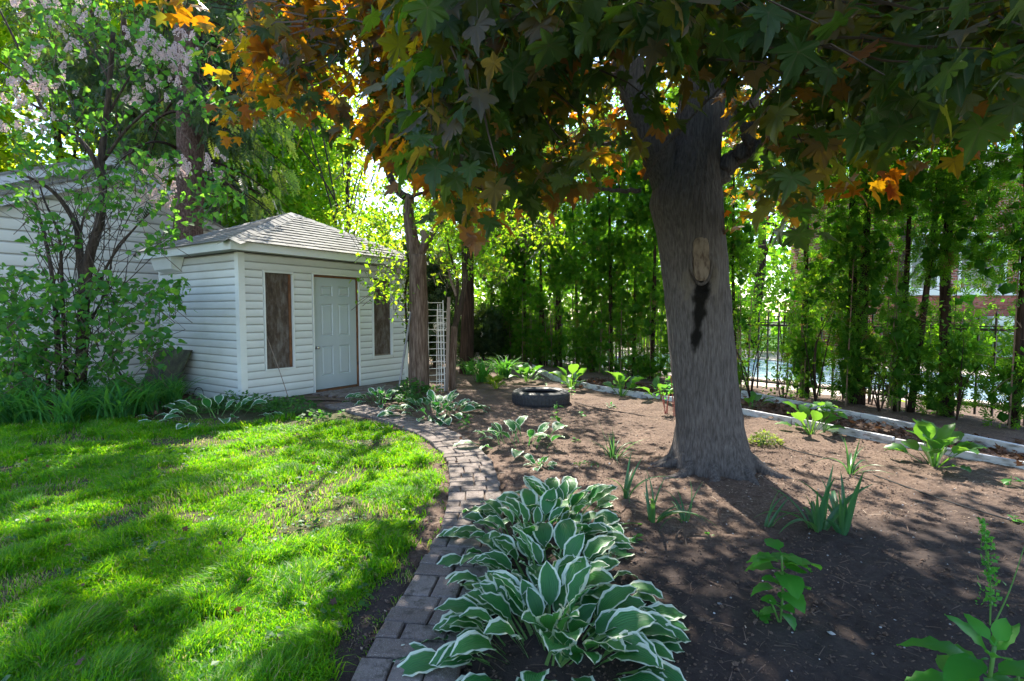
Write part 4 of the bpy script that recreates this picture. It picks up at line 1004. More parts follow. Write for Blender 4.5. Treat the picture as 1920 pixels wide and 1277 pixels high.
for k, (T, F) in enumerate(MAPLE):
    for j, bv in enumerate(BINS):
        me = new_mesh('maple_leaf', T, F, attr={'rnd': np.full(len(T), bv), 'vein': VEIN}, smooth=True); me.materials.append(M['maple']); lm[(k, j)] = me
young = (lp[:, 0] < -.5) & (rs(6).rand(len(lp)) < .5) | (dep > 3.6) & (rs(7).rand(len(lp)) < .36) | (ci >= len(cpos) - len(hang))  # these leaves carry the orange backlit sun glow in their colour
rn_ = np.where(young, rs(8).uniform(.45, .86, len(lp)), np.where(rs(12).rand(len(lp)) < .8, rs(9).rand(len(lp)) * .42, rs(10).uniform(.9, 1, len(lp))))
crown = empty('crown', (0, 0, 3.0)); crown.parent = maple
co = np.array([base_x, TY, 3.0])
for i in big:
    Mx = Matrix.Identity(4)
    for a in range(3):
        for c in range(3): Mx[a][c] = float(Rm[i][a, c] * sc[i])
        Mx[a][3] = float(lp[i][a] - co[a])
    inst('leaf', lm[(int(i) % 5, int(np.argmin(np.abs(np.array(BINS) - rn_[i]))))], crown, Mx)
for k in range(5):
    sel = ~isb & (np.arange(len(lp)) % 5 == k) & vis & (dep < 3.6)
    leaves('foliage', MAPLE[k][0], MAPLE[k][1], lp[sel], Rm[sel], sc[sel], M['maple'], crown, rnd=rn_[sel], smooth=True, vein=VEIN)
sel = ~isb & ~(vis & (dep < 3.6))
far_ = sel & vis; leaves('foliage', STAR[0] * [1, .95, .7], STAR[1], lp[far_], Rm[far_], sc[far_], M['maple'], crown, rnd=rn_[far_], vein=np.ones(len(STAR[0])))
far_ = sel & ~vis; leaves('foliage', DIA2[0] * [1.5, .95, 1], DIA2[1], lp[far_], Rm[far_], sc[far_], M['maple'], crown, rnd=rn_[far_], vein=np.ones(4))
# twigs reaching each cluster
mb = MB(); lpts = np.vstack([smooth_path(a, 4) for a, _, _ in LIMBS])
cl = cpos[np.unique(ci)]
for p in cl:
    d = np.linalg.norm(lpts - p, axis=1); b_ = lpts[np.argmin(d)]
    dl = min(.34, d.min()); q = p + (b_ - p) / (d.min() + 1e-6) * dl
    md = (p + q) / 2 + r.normal(0, .03, 3) + np.array([0, 0, .03])
    mb.tube([q, md, p + np.array([0, 0, .02])], [.006, .004, .002], 3, False)
o = mb.obj('twigs', M['dark_twig'], crown); o['kind'] = 'stuff'

# ================================================================== generic crown tree
def clumps(r, ctr, rad, nclump, per, spread, shell=.55):
    d = rdir(r, nclump) * np.array([1, 1, 1]); rr_ = (shell + (1 - shell) * r.rand(nclump)) ** .7
    c = np.array(ctr) + d * rr_[:, None] * np.array(rad)
    i = np.repeat(np.arange(nclump), per)
    return c, c[i] + r.normal(0, 1, (len(i), 3)) * np.array(spread), i
def put_leaves(name, tpl, pos, sc, m, parent, seed, updir=.8, down=.3, do_carve=True, floor=0.0):
    r = rs(seed)
    if do_carve: pos = pos[carve(pos, r.rand(len(pos)), floor)]
    N = len(pos); tip = norm(rdir(r, N) + np.array([0, 0, -down])); nr = norm(rdir(r, N) * .9 + np.array([0, 0, updir]))
    s = r.uniform(sc * .7, sc * 1.25, N)
    return leaves(name, tpl[0], tpl[1], pos, frames(tip, nr), s, M[m], parent, seed)
def tree(label, x, y, h, tr, ctr_z, rad, nclump, per, spread, lsize, m, seed, bark='bark', tpl=DIA2, down=.3, limbs=7, lean=(0, 0), shell=.5, name='tree', floor=0.0):
    r = rs(seed); root = empty(name, (x, y, 0), label, 'tree')
    top = np.array([x + lean[0], y + lean[1], h * .8]); b0 = np.array([x, y, -.1]); mid = (b0 + top) / 2 + r.normal(0, .15, 3) * [1, 1, 0]
    pp = smooth_path([b0, mid, top], 7); V, F = tube(pp, np.linspace(tr, tr * .3, len(pp)), 9); mk('trunk', V, F, M[bark], root, smooth=True)
    ctr = (x + lean[0] * .8, y + lean[1] * .8, ctr_z)
    c, pos, i = clumps(r, ctr, rad, nclump, per, spread, shell); pos = pos[pos[:, 2] > .3]
    put_leaves('crown', tpl, pos, lsize, m, root, seed + 1, down=down, floor=floor)
    mb = MB()
    for k in range(limbs):
        e = c[k % len(c)]; s_ = pp[int(len(pp) * r.uniform(.3, .8))]; mb.tube(smooth_path([s_, (s_ + e) / 2 + [0, 0, .2], e], 3), np.linspace(tr * .3, .015, 7), 5)
    if limbs: mb.obj('limbs', M[bark], root)
    return root

tree('tall yellow green tree glowing behind the tall white house at far left', -16.5, 19, 14, .22, 8.0, (4.8, 3.5, 6.4), 330, 110, .55, .27, 'yellow', 101)
tree('yellow green tree behind the spruce trunk and white house gable', -10.6, 20.5, 14, .24, 7.9, (4.4, 3.2, 6.8), 350, 110, .55, .26, 'yellow', 102)
tree('yellow green tree behind the shed roof left of the sky gap', -8.0, 17.5, 9, .16, 5.0, (2.5, 2.0, 4.2), 220, 100, .42, .18, 'light', 103)
tree('added very tall tree whose unseen crown shades the shed and lawn', -7.2, 13.2, 15, .15, 12.6, (4.2, 3.2, 3.4), 420, 60, .38, .18, 'green', 109, lean=(-.6, -.6), limbs=14)  # crown sits above the view, added to throw shade on the lawn
tree('yellow green tree far left beyond the lilac crown', -19.5, 15.5, 11, .2, 6.2, (4.6, 3.0, 5.4), 280, 100, .5, .26, 'yellow', 114)
tree('tall green tree closing the view behind the pool', 8.0, 30, 15, .3, 8.0, (6.0, 4.0, 7.0), 230, 110, .6, .26, 'green', 110)
tree('dense green tree right behind the middle of the cedar row', 1.8, 19.5, 9, .2, 4.9, (2.6, 2.0, 3.8), 150, 100, .4, .17, 'green', 111)
tree('pale green tree beyond the pool behind the maple trunk', 6.3, 19.5, 9, .2, 5.2, (2.4, 2.0, 4.0), 140, 100, .4, .17, 'light', 112)
tree('green tree in front of the brick house wall', 11.6, 15.6, 7.5, .12, 5.2, (1.9, 1.0, 2.2), 80, 90, .3, .14, 'green', 113)
tree('leafy green tree filling the far view right of the sky gap', -.3, 24, 10, .25, 5.8, (3.4, 3.4, 4.6), 190, 100, .5, .21, 'light', 104)
tree('broad green tree behind the far end of the cedar row', 5.5, 27, 13, .28, 7.2, (5.0, 4.0, 6.0), 150, 110, .6, .2, 'green', 105)
tree('bright green tree beyond the pool left of the brick house', 10.0, 22, 10, .25, 5.6, (3.4, 3.4, 4.4), 120, 100, .5, .17, 'light', 106)
tree('dark green tree rising behind the brick house', 18.5, 26, 13, .3, 7.8, (5.5, 4.0, 5.5), 130, 100, .6, .2, 'green', 107)
tree('low yellow tree between shed roof and middle tree', -4.1, 15.0, 4.2, .09, 3.1, (1.2, 1.2, 1.2), 46, 70, .25, .09, 'yellow', 108)
for k, (x, y, rx, ry, rz_, m_, lb) in enumerate([(-2.5, 20.5, 1.4, 1.2, 1.2, 'green', 'rounded dark shrub far behind the middle tree'), (2.2, 21.5, 2.0, 1.4, 1.5, 'light', 'bright shrub beyond the pool behind the cedar columns'), (6.2, 20.5, 2.2, 1.4, 1.6, 'light', 'pale green shrub on the far side of the pool'),
                                            (9.6, 18.6, 1.6, 1.2, 1.5, 'green', 'rounded green shrub at the corner of the brick house'), (13.6, 15.6, 1.6, .7, .55, 'light', 'low yellow green shrub bed at the foot of the brick house'), (17.5, 15.3, 1.5, .8, .9, 'green', 'green shrub right along the brick house wall')]):
    root = empty('shrub', (x, y, 0), lb, 'shrub'); r = rs(200 + k)
    c, pos, i = clumps(r, (x, y, rz_ * .9), (rx, ry, rz_), 60, 70, .22, .6); pos = pos[pos[:, 2] > .03]
    put_leaves('foliage', DIA, pos, .11, m_, root, 210 + k, do_carve=False)
    mb = MB()
    for j in range(6): mb.tube([(x, y, -.05), (x + r.normal(0, rx * .3), y + r.normal(0, .3), rz_ * 1.2)], [.03, .01], 4)
    mb.obj('stem', M['bark_dark'], root)

# ================================================================== SPRUCE
b0 = P(352, 585, 10.9); sp = empty('spruce_tree', (b0[0], b0[1], 0), 'tall spruce with scaly reddish trunk and drooping branches behind the shed', 'tree')
pts_ = [P(u, v, 10.9) for u, v in ((352, 735), (353, 450), (357, 330), (355, 200), (350, 60), (348, -150), (345, -420))]
V, F = tube(smooth_path(pts_, 8), np.linspace(.29, .17, 49), 20, True); V = V + .0
V[:, 0] += .03 * (fbm(V[:, 0] * 14, V[:, 2] * 9, 3) - .5); V[:, 1] += .03 * (fbm(V[:, 0] * 14 + 9, V[:, 2] * 9, 3) - .5)
mk('trunk', V, F, M['bark_spruce'], sp, smooth=True)
r = rs(301); pos = []; tip = []; mb = MB(); scs = []
for k in range(78):
    z0 = r.uniform(3.6, 11.5); a = r.uniform(-PI, PI)
    if k < 44: a = r.uniform(-.75, 1.1); z0 = r.uniform(4.2, 9.5)       # to the right, over the shed
    if k >= 66: a = r.uniform(2.2, 4.0); z0 = r.uniform(5.5, 10)
    Lb = r.uniform(1.7, 3.1) * (1.1 - z0 / 24); d = np.array([math.cos(a), math.sin(a), 0])
    pb = np.array([pts_[0][0], 10.9, z0]); br = np.array([pb + d * Lb * t + np.array([0, 0, .25 * t - 1.45 * t * t * Lb / 2.6]) for t in np.linspace(0, 1, 9)])
    mb.tube(br, np.linspace(.035, .006, 9), 5, False)
    for j in range(30):
        t = r.uniform(.25, 1.0); q = pb + d * Lb * t + np.array([0, 0, .25 * t - 1.45 * t * t * Lb / 2.6])
        side = np.cross(d, [0, 0, 1]) * r.choice([-1, 1])
        ln = r.uniform(0, .42); q = q + side * ln + np.array([0, 0, -ln * .35])
        pos.append(q); tip.append(norm(d * .25 + side * .35 + np.array([0, 0, -1.0]) + r.normal(0, .22, 3))); scs.append(r.uniform(.22, .48))
mb.obj('limbs', M['bark_dark'], sp)['kind'] = 'stuff'
pos = np.array(pos); tip = np.array(tip); scs = np.array(scs); u_, v_, dp = proj(pos)
kp = carve(pos, r.rand(len(pos))) | ((v_ < 420) & (v_ > -30) & (r.rand(len(pos)) < .28))
kp &= ~((u_ > 600) & (v_ > 190) & (v_ < 330) & (r.rand(len(pos)) < .7))
kp &= ~((u_ < 320) & (r.rand(len(pos)) < .45))
pos, tip, scs = pos[kp], tip[kp], scs[kp]
leaves('foliage', SPR[0], SPR[1], pos, frames(tip, rdir(r, len(pos))), scs, M['spruce'], sp, 3)
# a further dark spruce for the top left
tree('dark conifer filling the top left behind the lilac', -10.4, 14.5, 12, .2, 9.0, (2.2, 2.2, 3.4), 60, 70, .4, .3, 'spruce', 309, bark='bark_spruce', tpl=SPR, down=1.6)

# ================================================================== CEDAR ROW
fresh = rs(401)
cedlab = ['leftmost cedar, dense to the ground beside the dark trunk', 'slim dense cedar second along the row from its left end', 'cedar with a bushy foot just behind the daylilies', 'tall narrow cedar left of the bare picket gap', 'cedar with reddish bare stems behind the tyre',
          'cedar with rounded green tufts low down behind the tyre', 'dense cedar just right of the tyre', 'cedar behind the pair of broad leaved hostas', 'cedar with low round clumps left of the maple trunk', 'cedar half hidden behind the left edge of the maple trunk',
          'cedar hidden behind the maple trunk with its top showing', 'thin twin stemmed cedar just right of the maple trunk', 'cedar with a bushy waist right of the maple trunk', 'cedar with bright fresh tufts above the fence rail', 'thick bare trunked cedar behind the leafy bush plant',
          'cedar with fresh lime tuft near its foot', 'dark cedar clothed in low foliage left of the white windows', 'cedar in front of the white framed windows', 'dark trunked cedar near the right edge with bare stem high up', 'bushy cedar closing the row at the right edge']
NCED = 20
for k in range(NCED):
    s_ = -8.3 + k * .635 + fresh.uniform(-.08, .08)
    if k == 14: s_ = None
    base = fence_pt(s_) - FN * (.36 + fresh.uniform(-.08, .08)) if s_ is not None else None
    if k == 14:
        d = ray(1613, 700); nrm2 = FN; k0 = (FA - FN * .36) @ FN; t = k0 / (d[:2] @ FN); base = d[:2] * t; s_ = (base - FA) @ FD
    r = rs(420 + k)
    root = empty('cedar_tree', (base[0], base[1], 0), cedlab[k], 'tree', 'cedars in a row along the fence')
    H = 5.6 + r.uniform(-.4, .4); tr = .085 if k in (14, 16, 18) else r.uniform(.04, .065)
    for st in range(2 if k in (4, 11, 5, 17) else 1):
        bb = np.array([base[0] + st * .13, base[1] - st * .10, -.05]); tp = bb + np.array([r.normal(0, .12), r.normal(0, .12), H - .4])
        pp = smooth_path([bb, (bb + tp) / 2 + r.normal(0, .05, 3), tp], 9); V, F = tube(pp, np.linspace(tr, tr * .25, len(pp)), 8); mk('trunk', V, F, M['bark_dark'], root, smooth=True)
    left = k <= 10
    # density along the height
    nb_ = 205 if left else 165
    zc = r.uniform(.1, H, nb_); ang = r.rand(nb_) * 2 * PI
    wid = np.interp(zc, [0, .6, 1.4, 2.4, 4, H], [.24, .34, .38, .46, .48, .15] if left else [.22, .27, .25, .46, .56, .18])
    dens = np.interp(zc, [0, .5, 1.1, 1.7, 2.3, 3.0, H], [.75, .85, .45, .6, .9, 1, 1] if left else [.60, .62, .5, .48, .6, .9, 1])
    dn = fbm(zc * 1.6 + k * 9.7, zc * 0 + k * 3.1, 2)
    kp = r.rand(nb_) < np.clip(dens + (dn - .5) * 2.2, .04, 1)
    zc, ang, wid = zc[kp], ang[kp], wid[kp]
    rr_ = np.sqrt(r.rand(len(zc))) * wid
    tt = np.clip(zc / H, 0, 1)[:, None]
    cc = (1 - tt) * np.array([base[0], base[1], 0]) + tt * np.array([tp[0], tp[1], 0]) + np.column_stack([np.cos(ang) * rr_, np.sin(ang) * rr_, zc])
    per = 36
    i = np.repeat(np.arange(len(cc)), per); dd = norm(rdir(r, len(i)) + np.array([0, 0, .35]))
    crr = r.uniform(.10, .20, len(cc)); cr_ = crr[i]
    pos = cc[i] + dd * (cr_ * r.uniform(.7, 1.05, len(i)))[:, None] * np.array([1, 1, 1.25])
    kp = carve(pos, r.rand(len(i)), .15) | ((pos[:, 2] < 3.0) & (r.rand(len(i)) < .6)); pos, dd = pos[kp], dd[kp]
    tipv = norm(dd + r.normal(0, .35, dd.shape)); nn = rdir(r, len(pos)) * [1, 1, .3]
    rn = np.clip(r.rand(len(cc))[i] * .6 + r.rand(len(pos))[: len(pos)] * .25, 0, .85) if False else r.rand(len(pos)) * .85; rn = np.where(r.rand(len(pos)) < .04, .97, rn)
    leaves('foliage', FAN[0], FAN[1], pos, frames(tipv, nn), r.uniform(.06, .115, len(pos)), M['cedar'], root, rnd=rn)
    kc = carve(cc, r.rand(len(cc))) | (cc[:, 2] < 3.0)
    leaves('inner_foliage', ICO[0] * [1, 1, .9], ICO[1], cc[kc], frames(rdir(r, kc.sum()), rdir(r, kc.sum())), crr[kc] * .55, M['cedar'], root, rnd=.05 + .3 * r.rand(kc.sum()))
    mb = MB()
    for j in range(34 if not left else 14):
        z0 = r.uniform(.5, 3.4) if not left else r.uniform(.5, 2.2); a = r.rand() * 2 * PI; ln = r.uniform(.25, .7)
        p0 = np.array([base[0], base[1], z0]); d = np.array([math.cos(a), math.sin(a), 0])
        mb.tube([p0, p0 + d * ln * .4 + [0, 0, r.uniform(-.1, .1)], p0 + d * ln + np.array([r.normal(0, .08), r.normal(0, .08), r.uniform(-.18, .28)])], [.008, .005, .002], 3, False)
    for j in range(5):
        q0 = np.array([base[0] + r.normal(0, .2), base[1] + r.normal(0, .12), -.02]); mb.tube([q0, q0 + [r.normal(0, .06), 0, r.uniform(.9, 2.4)]], [.014, .007], 4, False)
    o = mb.obj('bare_twigs', M['pale_twig'], root); o['kind'] = 'stuff'
# fresh lime shoots growing through the fence
for k, (u, v, Y, sp_, n, lb) in enumerate([(1535, 570, 8.3, .26, 330, 'bright green leafy sapling above the fence rail'), (1410, 640, 8.6, .22, 160, 'fresh green sapling hugging the right side of the maple trunk'), (1652, 690, 7.5, .16, 130, 'small lime green sapling low beside the thick cedar trunk'), (1800, 650, 7.0, .34, 420, 'scrambling green climber over the fence pickets'), (1470, 700, 8.2, .2, 160, 'thin green sapling behind the rear timber edging')]):
    c0 = P(u, v, Y); root = empty('sapling', (c0[0], c0[1], 0), lb, 'sapling'); r = rs(470 + k)
    pos = c0 + r.normal(0, 1, (n, 3)) * [sp_, sp_, sp_ * 1.1]; pos = pos[pos[:, 2] > .1]
    put_leaves('foliage', DIA, pos, .075, 'light' if k != 3 else 'green', root, 480 + k, do_carve=False)
    mb = MB()
    for j in range(4): mb.tube(smooth_path([(c0[0], c0[1], 0), (c0[0] + r.normal(0, .08), c0[1] + r.normal(0, .08), c0[2] * .6), c0 + r.normal(0, sp_, 3)], 3), np.linspace(.014, .004, 7), 4)
    mb.obj('stem', M['bark_dark'], root)
# dark evergreen with thick trunk left of the row
bt_ = G(874, 700); root = empty('dark_cedar_tree', (bt_[0], bt_[1], 0), 'thick dark trunked evergreen in deep shade behind the middle trees', 'tree')
V, F = tube(smooth_path([bt_ + [0, 0, -.1], bt_ + [.05, 0, 2], bt_ + [.0, 0, 5]], 6), np.linspace(.17, .12, 13), 12); mk('trunk', V, F, M['bark_dark'], root, smooth=True)
r = rs(491); c, pos, i = clumps(r, (bt_[0], bt_[1] + .3, 3.9), (1.0, 1.0, 1.9), 90, 30, .16, .3)
leaves('foliage', FAN[0], FAN[1], pos, frames(rdir(r, len(pos)), rdir(r, len(pos))), np.full(len(pos), .13), M['cedar'], root, 5)

for k, (u, v, Y, hh, lb) in enumerate([(815, 690, 13.5, 3.2, 'dark evergreen shrub in shade behind the white trellises'), (780, 690, 14.5, 3.0, 'dark evergreen shrub behind the old furrowed trunk'), (905, 690, 15.5, 1.6, 'low dark evergreen shrub left of the cedar row')]):
    c0 = P(u, 600, Y); root = empty('evergreen_shrub', (c0[0], c0[1], 0), lb, 'shrub'); r = rs(495 + k)
    c, pos, i = clumps(r, (c0[0], c0[1], hh * .5), (.8, .6, hh * .5), 90, 40, .14, .3); pos = pos[pos[:, 2] > .05]
    leaves('foliage', FAN[0], FAN[1], pos, frames(rdir(r, len(pos)), rdir(r, len(pos))), np.full(len(pos), .16), M['spruce'], root, 5)
    MB().tube([(c0[0], c0[1], -.05), (c0[0], c0[1], hh * .8)], [.06, .02], 6).obj('stem', M['bark_dark'], root)
# the far wood that closes the view
r = rs(498); NW = 15000; wx_ = r.uniform(-32, 40, NW); wy_ = 33 + r.uniform(0, 4, NW); wz_ = 8.5 * r.rand(NW) * (.55 + .6 * fbm(wx_ / 3.5, wx_ * 0 + 2, 3))
o = leaves('far_wood', DIA[0], DIA[1], np.column_stack([wx_, wy_, wz_]), frames(rdir(r, NW), rdir(r, NW) + [0, 0, .4]), r.uniform(.35, .7, NW), M['green'], None, 3); tag(o, 'far belt of green trees closing the view', 'wood')
# ================================================================== MIDDLE TREES
bt_ = G(785, 736); MY = bt_[1]
mt = empty('smooth_barked_tree', (bt_[0], bt_[1], 0), 'old furrowed tree with a bent limb beside the white trellises', 'tree')
def limb(pts, r0, r1, m='bark_red', parent=mt, name='limb', n=12, j=.0):
    pp = smooth_path(pts, 7); V, F = tube(pp, np.linspace(r0, r1, len(pp)), n)
    V = V + (.02 * (fbm(V[:, 0] * 30 + V[:, 1] * 22, V[:, 2] * 3, 3) - .5))[:, None] * [1, 1, 0]
    return mk(name, V, F, M[m], parent, smooth=True)
limb(W((785, 742, MY), (786, 700, MY), (785, 640, MY), (785, 570, MY), (784, 520, MY), (784, 478, MY)), .185, .15, name='trunk', n=20)
limb(W((781, 490, MY), (772, 440, MY), (766, 400, MY), (768, 368, MY)), .125, .085)
limb(W((768, 372, MY), (750, 362, MY), (733, 335, MY), (724, 300, MY), (724, 260, MY), (715, 225, MY), (700, 190, MY), (686, 150, MY), (670, 60, MY)), .075, .025, 'bark')
limb(W((765, 372, MY), (790, 362, MY - .3), (830, 352, MY - .6)), .04, .012, 'bark')
limb(W((786, 480, MY), (800, 455, MY), (815, 430, MY + .2), (850, 380, MY + .4), (880, 300, MY + .6)), .09, .03)
limb(W((798, 460, MY), (797, 445, MY - .05), (793, 432, MY - .05)), .075, .06, 'raw_wood', name='broken_stub')
def crown_px(name_root, boxes, m, size, seed, per=9, spread=.16, tpl=DIA, floor=.12):
    """leaf sprays filling given parts of the crown: (u0,u1,v0,v1,Y0,Y1,n)"""
    r = rs(seed); cs = []
    for (u0, u1, v0, v1, Y0, Y1, n_) in boxes:
        Y = r.uniform(Y0, Y1, n_); d = np.array([P(a, b_, c_) for a, b_, c_ in zip(r.uniform(u0, u1, n_), r.uniform(v0, v1, n_), Y)]); cs.append(d)
    cs = np.vstack(cs); i = np.repeat(np.arange(len(cs)), per)
    pos = cs[i] + r.normal(0, 1, (len(i), 3)) * [spread, spread, spread * .6]
    put_leaves('crown', tpl, pos, size, m, name_root, seed + 1, floor=floor)
    mb = MB()
    for c in cs:
        d = norm(rdir(r, 1)[0] * [1, 1, .2] + [0, 0, -.7]); mb.tube([c + d * r.uniform(.2, .5), c + r.normal(0, .03, 3), c - d * .12], [.006, .004, .002], 3, False)
    o = mb.obj('twigs', M['twig'], name_root); o['kind'] = 'stuff'
    return cs
crown_px(mt, [(640, 780, 230, 430, MY - .4, MY + 1.0, 130), (690, 770, 400, 560, MY - .2, MY + .3, 46), (600, 760, 120, 260, MY, MY + 1.2, 70), (735, 765, 480, 590, MY - .1, MY + .1, 16)], 'light', .10, 501)
bt_ = G(848, 729); Y2 = bt_[1]
mt2 = empty('slender_tree', (bt_[0], bt_[1], 0), 'slender forked tree with bright green crown right of the white trellises', 'tree')
limb(W((849, 736, Y2), (848, 690, Y2), (851, 640, Y2), (852, 612, Y2)), .075, .062, parent=mt2, name='trunk', n=10)
limb(W((851, 620, Y2), (862, 580, Y2), (870, 540, Y2), (872, 490, Y2), (880, 440, Y2), (900, 380, Y2), (925, 300, Y2)), .055, .02, 'bark', mt2)
limb(W((850, 625, Y2), (856, 570, Y2), (857, 520, Y2), (845, 480, Y2), (838, 440, Y2)), .035, .015, 'bark', mt2)
limb(W((856, 555, Y2), (847, 530, Y2), (842, 508, Y2), (838, 500, Y2)), .03, .014, 'raw_wood', mt2)
limb(W((872, 490, Y2), (905, 430, Y2 - .3), (950, 380, Y2 - .5), (1000, 340, Y2 - .6)), .028, .01, 'bark', mt2)
crown_px(mt2, [(800, 1040, 300, 440, Y2 - .9, Y2 + 1.0, 290), (830, 1000, 230, 330, Y2 - .5, Y2 + 1.4, 110), (810, 960, 430, 520, Y2 - .6, Y2 + .5, 90), (960, 1060, 380, 470, Y2 - .6, Y2 + .4, 30)], 'light', .105, 511)
# sparse yellow sprays high behind (an upper, thinner crown)
root = tree('thin airy yellow leaved tree high in the sky gap above the shed', -4.6, 15.5, 9, .1, 6.6, (2.4, 1.5, 3.0), 48, 20, .3, .09, 'yellow', 520, limbs=12, shell=.2, floor=.5)

# ================================================================== LILAC
lb_ = P(150, 745, 8.0); li = empty('lilac_bush', (lb_[0], lb_[1], 0), 'large multi stemmed lilac with pale pink blossoms in front of the cream house', 'bush')
LY = 8.0
for pts, a, b_ in (([(148, 770), (154, 650), (158, 560), (168, 480), (186, 420), (193, 360), (190, 300), (198, 230), (205, 160), (212, 60)], .085, .03),
                   ([(160, 560), (150, 480), (145, 430), (128, 395), (100, 360), (60, 335), (20, 320)], .06, .012),
                   ([(190, 330), (165, 280), (120, 235), (78, 200), (60, 150), (30, 80), (0, 20)], .04, .012),
                   ([(78, 205), (30, 180), (-20, 160)], .02, .01), ([(70, 170), (20, 130), (-20, 100)], .02, .008), ([(195, 300), (240, 240), (300, 190), (340, 170)], .025, .008),
                   ([(112, 760), (108, 640), (98, 520), (80, 430), (60, 360)], .045, .012), ([(128, 760), (120, 620), (116, 520), (110, 440), (85, 380), (75, 350)], .03, .01),
                   ([(175, 560), (200, 500), (230, 455), (280, 400), (330, 370)], .022, .007), ([(172, 600), (200, 540), (215, 470), (260, 420)], .018, .006), ([(92, 800), (90, 700), (84, 640)], .04, .02),
                   ([(200, 650), (225, 700), (255, 740), (280, 770)], .012, .02), ([(200, 220), (240, 150), (280, 100)], .02, .007), ([(205, 150), (170, 90), (120, 40)], .02, .007), ([(150, 440), (160, 400), (185, 370)], .02, .01)):
    pp = smooth_path([P(u, v, LY + .15 * math.sin(k + a * 90)) for k, (u, v) in enumerate(pts)], 5); V, F = tube(pp, np.linspace(a, b_, len(pp)), 8); mk('stem', V, F, M['bark'], li, smooth=True)
r = rs(601); mb = MB()
for k in range(70):
    u0 = r.uniform(90, 240); v0 = r.uniform(430, 720); mb.tube([P(u0, v0, LY + r.uniform(-.4, .4)), P(u0 + r.normal(0, 45), v0 - r.uniform(40, 110), LY + r.uniform(-.5, .5)), P(u0 + r.normal(0, 80), v0 - r.uniform(90, 190), LY + r.uniform(-.6, .6))], [.009, .006, .003], 3, False)
mb.obj('bare_twigs', M['dark_twig'], li)['kind'] = 'stuff'
r = rs(611)
def lil(boxes, seed, size, per=9, spread=.11):
    return crown_px(li, boxes, 'lilac', size * 1.08, seed, per, spread * .9, HEART, .6)
lil([(0, 300, 0, 130, 7.2, 8.8, 62), (0, 260, 130, 330, 7.2, 8.8, 72), (260, 420, 60, 230, 7.4, 8.6, 34), (250, 430, 290, 420, 7.2, 8.2, 46), (150, 250, 330, 400, 7.4, 8.2, 30), (10, 60, 330, 380, 7.4, 8, 8), (50, 110, 395, 420, 7.4, 8, 5)], 620, .085)
lil([(-30, 110, 500, 720, 7.0, 8.2, 78), (110, 220, 520, 700, 7.0, 8.3, 44), (200, 300, 520, 720, 7.2, 8.2, 40), (270, 335, 530, 600, 7.3, 7.8, 14), (270, 320, 610, 660, 7.3, 7.8, 8), (250, 330, 430, 470, 7.3, 7.9, 10), (60, 130, 430, 470, 7.2, 8, 8), (0, 70, 560, 740, 6.8, 7.6, 40)], 630, .095)
# blossom panicles
def panicle():
    r = rs(8); V = []; F = []
    n = 64; t = np.sort(r.rand(n)); a = r.rand(n) * 2 * PI; rad = .33 * (1 - t * .75)
    pos = np.column_stack([np.cos(a) * rad, np.sin(a) * rad, t]); R = frames(rdir(r, n), norm(pos * [1, 1, .2] + [0, 0, .05]))
    return scatter([(-.5, -.5, 0), (.5, -.5, 0), (.5, .5, 0), (-.5, .5, 0)], np.array([(0, 1, 2, 3)]), pos, R, r.uniform(.10, .17, n))
V, F = panicle(); pmz = new_mesh('blossom', V, F, attr={'rnd': np.repeat(rs(4).rand(64) * .5, 4)}); pmz.materials.append(M['blossom'])
r = rs(640); bl = []
for (u0, u1, v0, v1, n_) in ((0, 130, 0, 60, 16), (130, 260, 0, 60, 12), (200, 300, 50, 110, 16), (260, 370, 60, 125, 26), (300, 360, 100, 160, 12), (60, 160, 60, 180, 12), (0, 140, 150, 250, 26), (200, 280, 120, 220, 12), (280, 340, 130, 200, 8), (280, 360, 300, 340, 18), (270, 330, 340, 400, 14), (380, 440, 290, 360, 7), (0, 60, 190, 260, 6)):
    for _ in range(n_): bl.append(P(r.uniform(u0, u1), r.uniform(v0, v1), r.uniform(7.3, 8.2)))
for p in bl:
    s_ = r.uniform(.09, .155); inst('blossom', pmz, li, Matrix.Translation(Vector(p) - Vector((lb_[0], lb_[1], 0))) @ Matrix.Rotation(r.uniform(-.7, .7), 4, 'X') @ Matrix.Rotation(r.uniform(-.7, .7), 4, 'Y') @ Matrix.Scale(s_, 4))
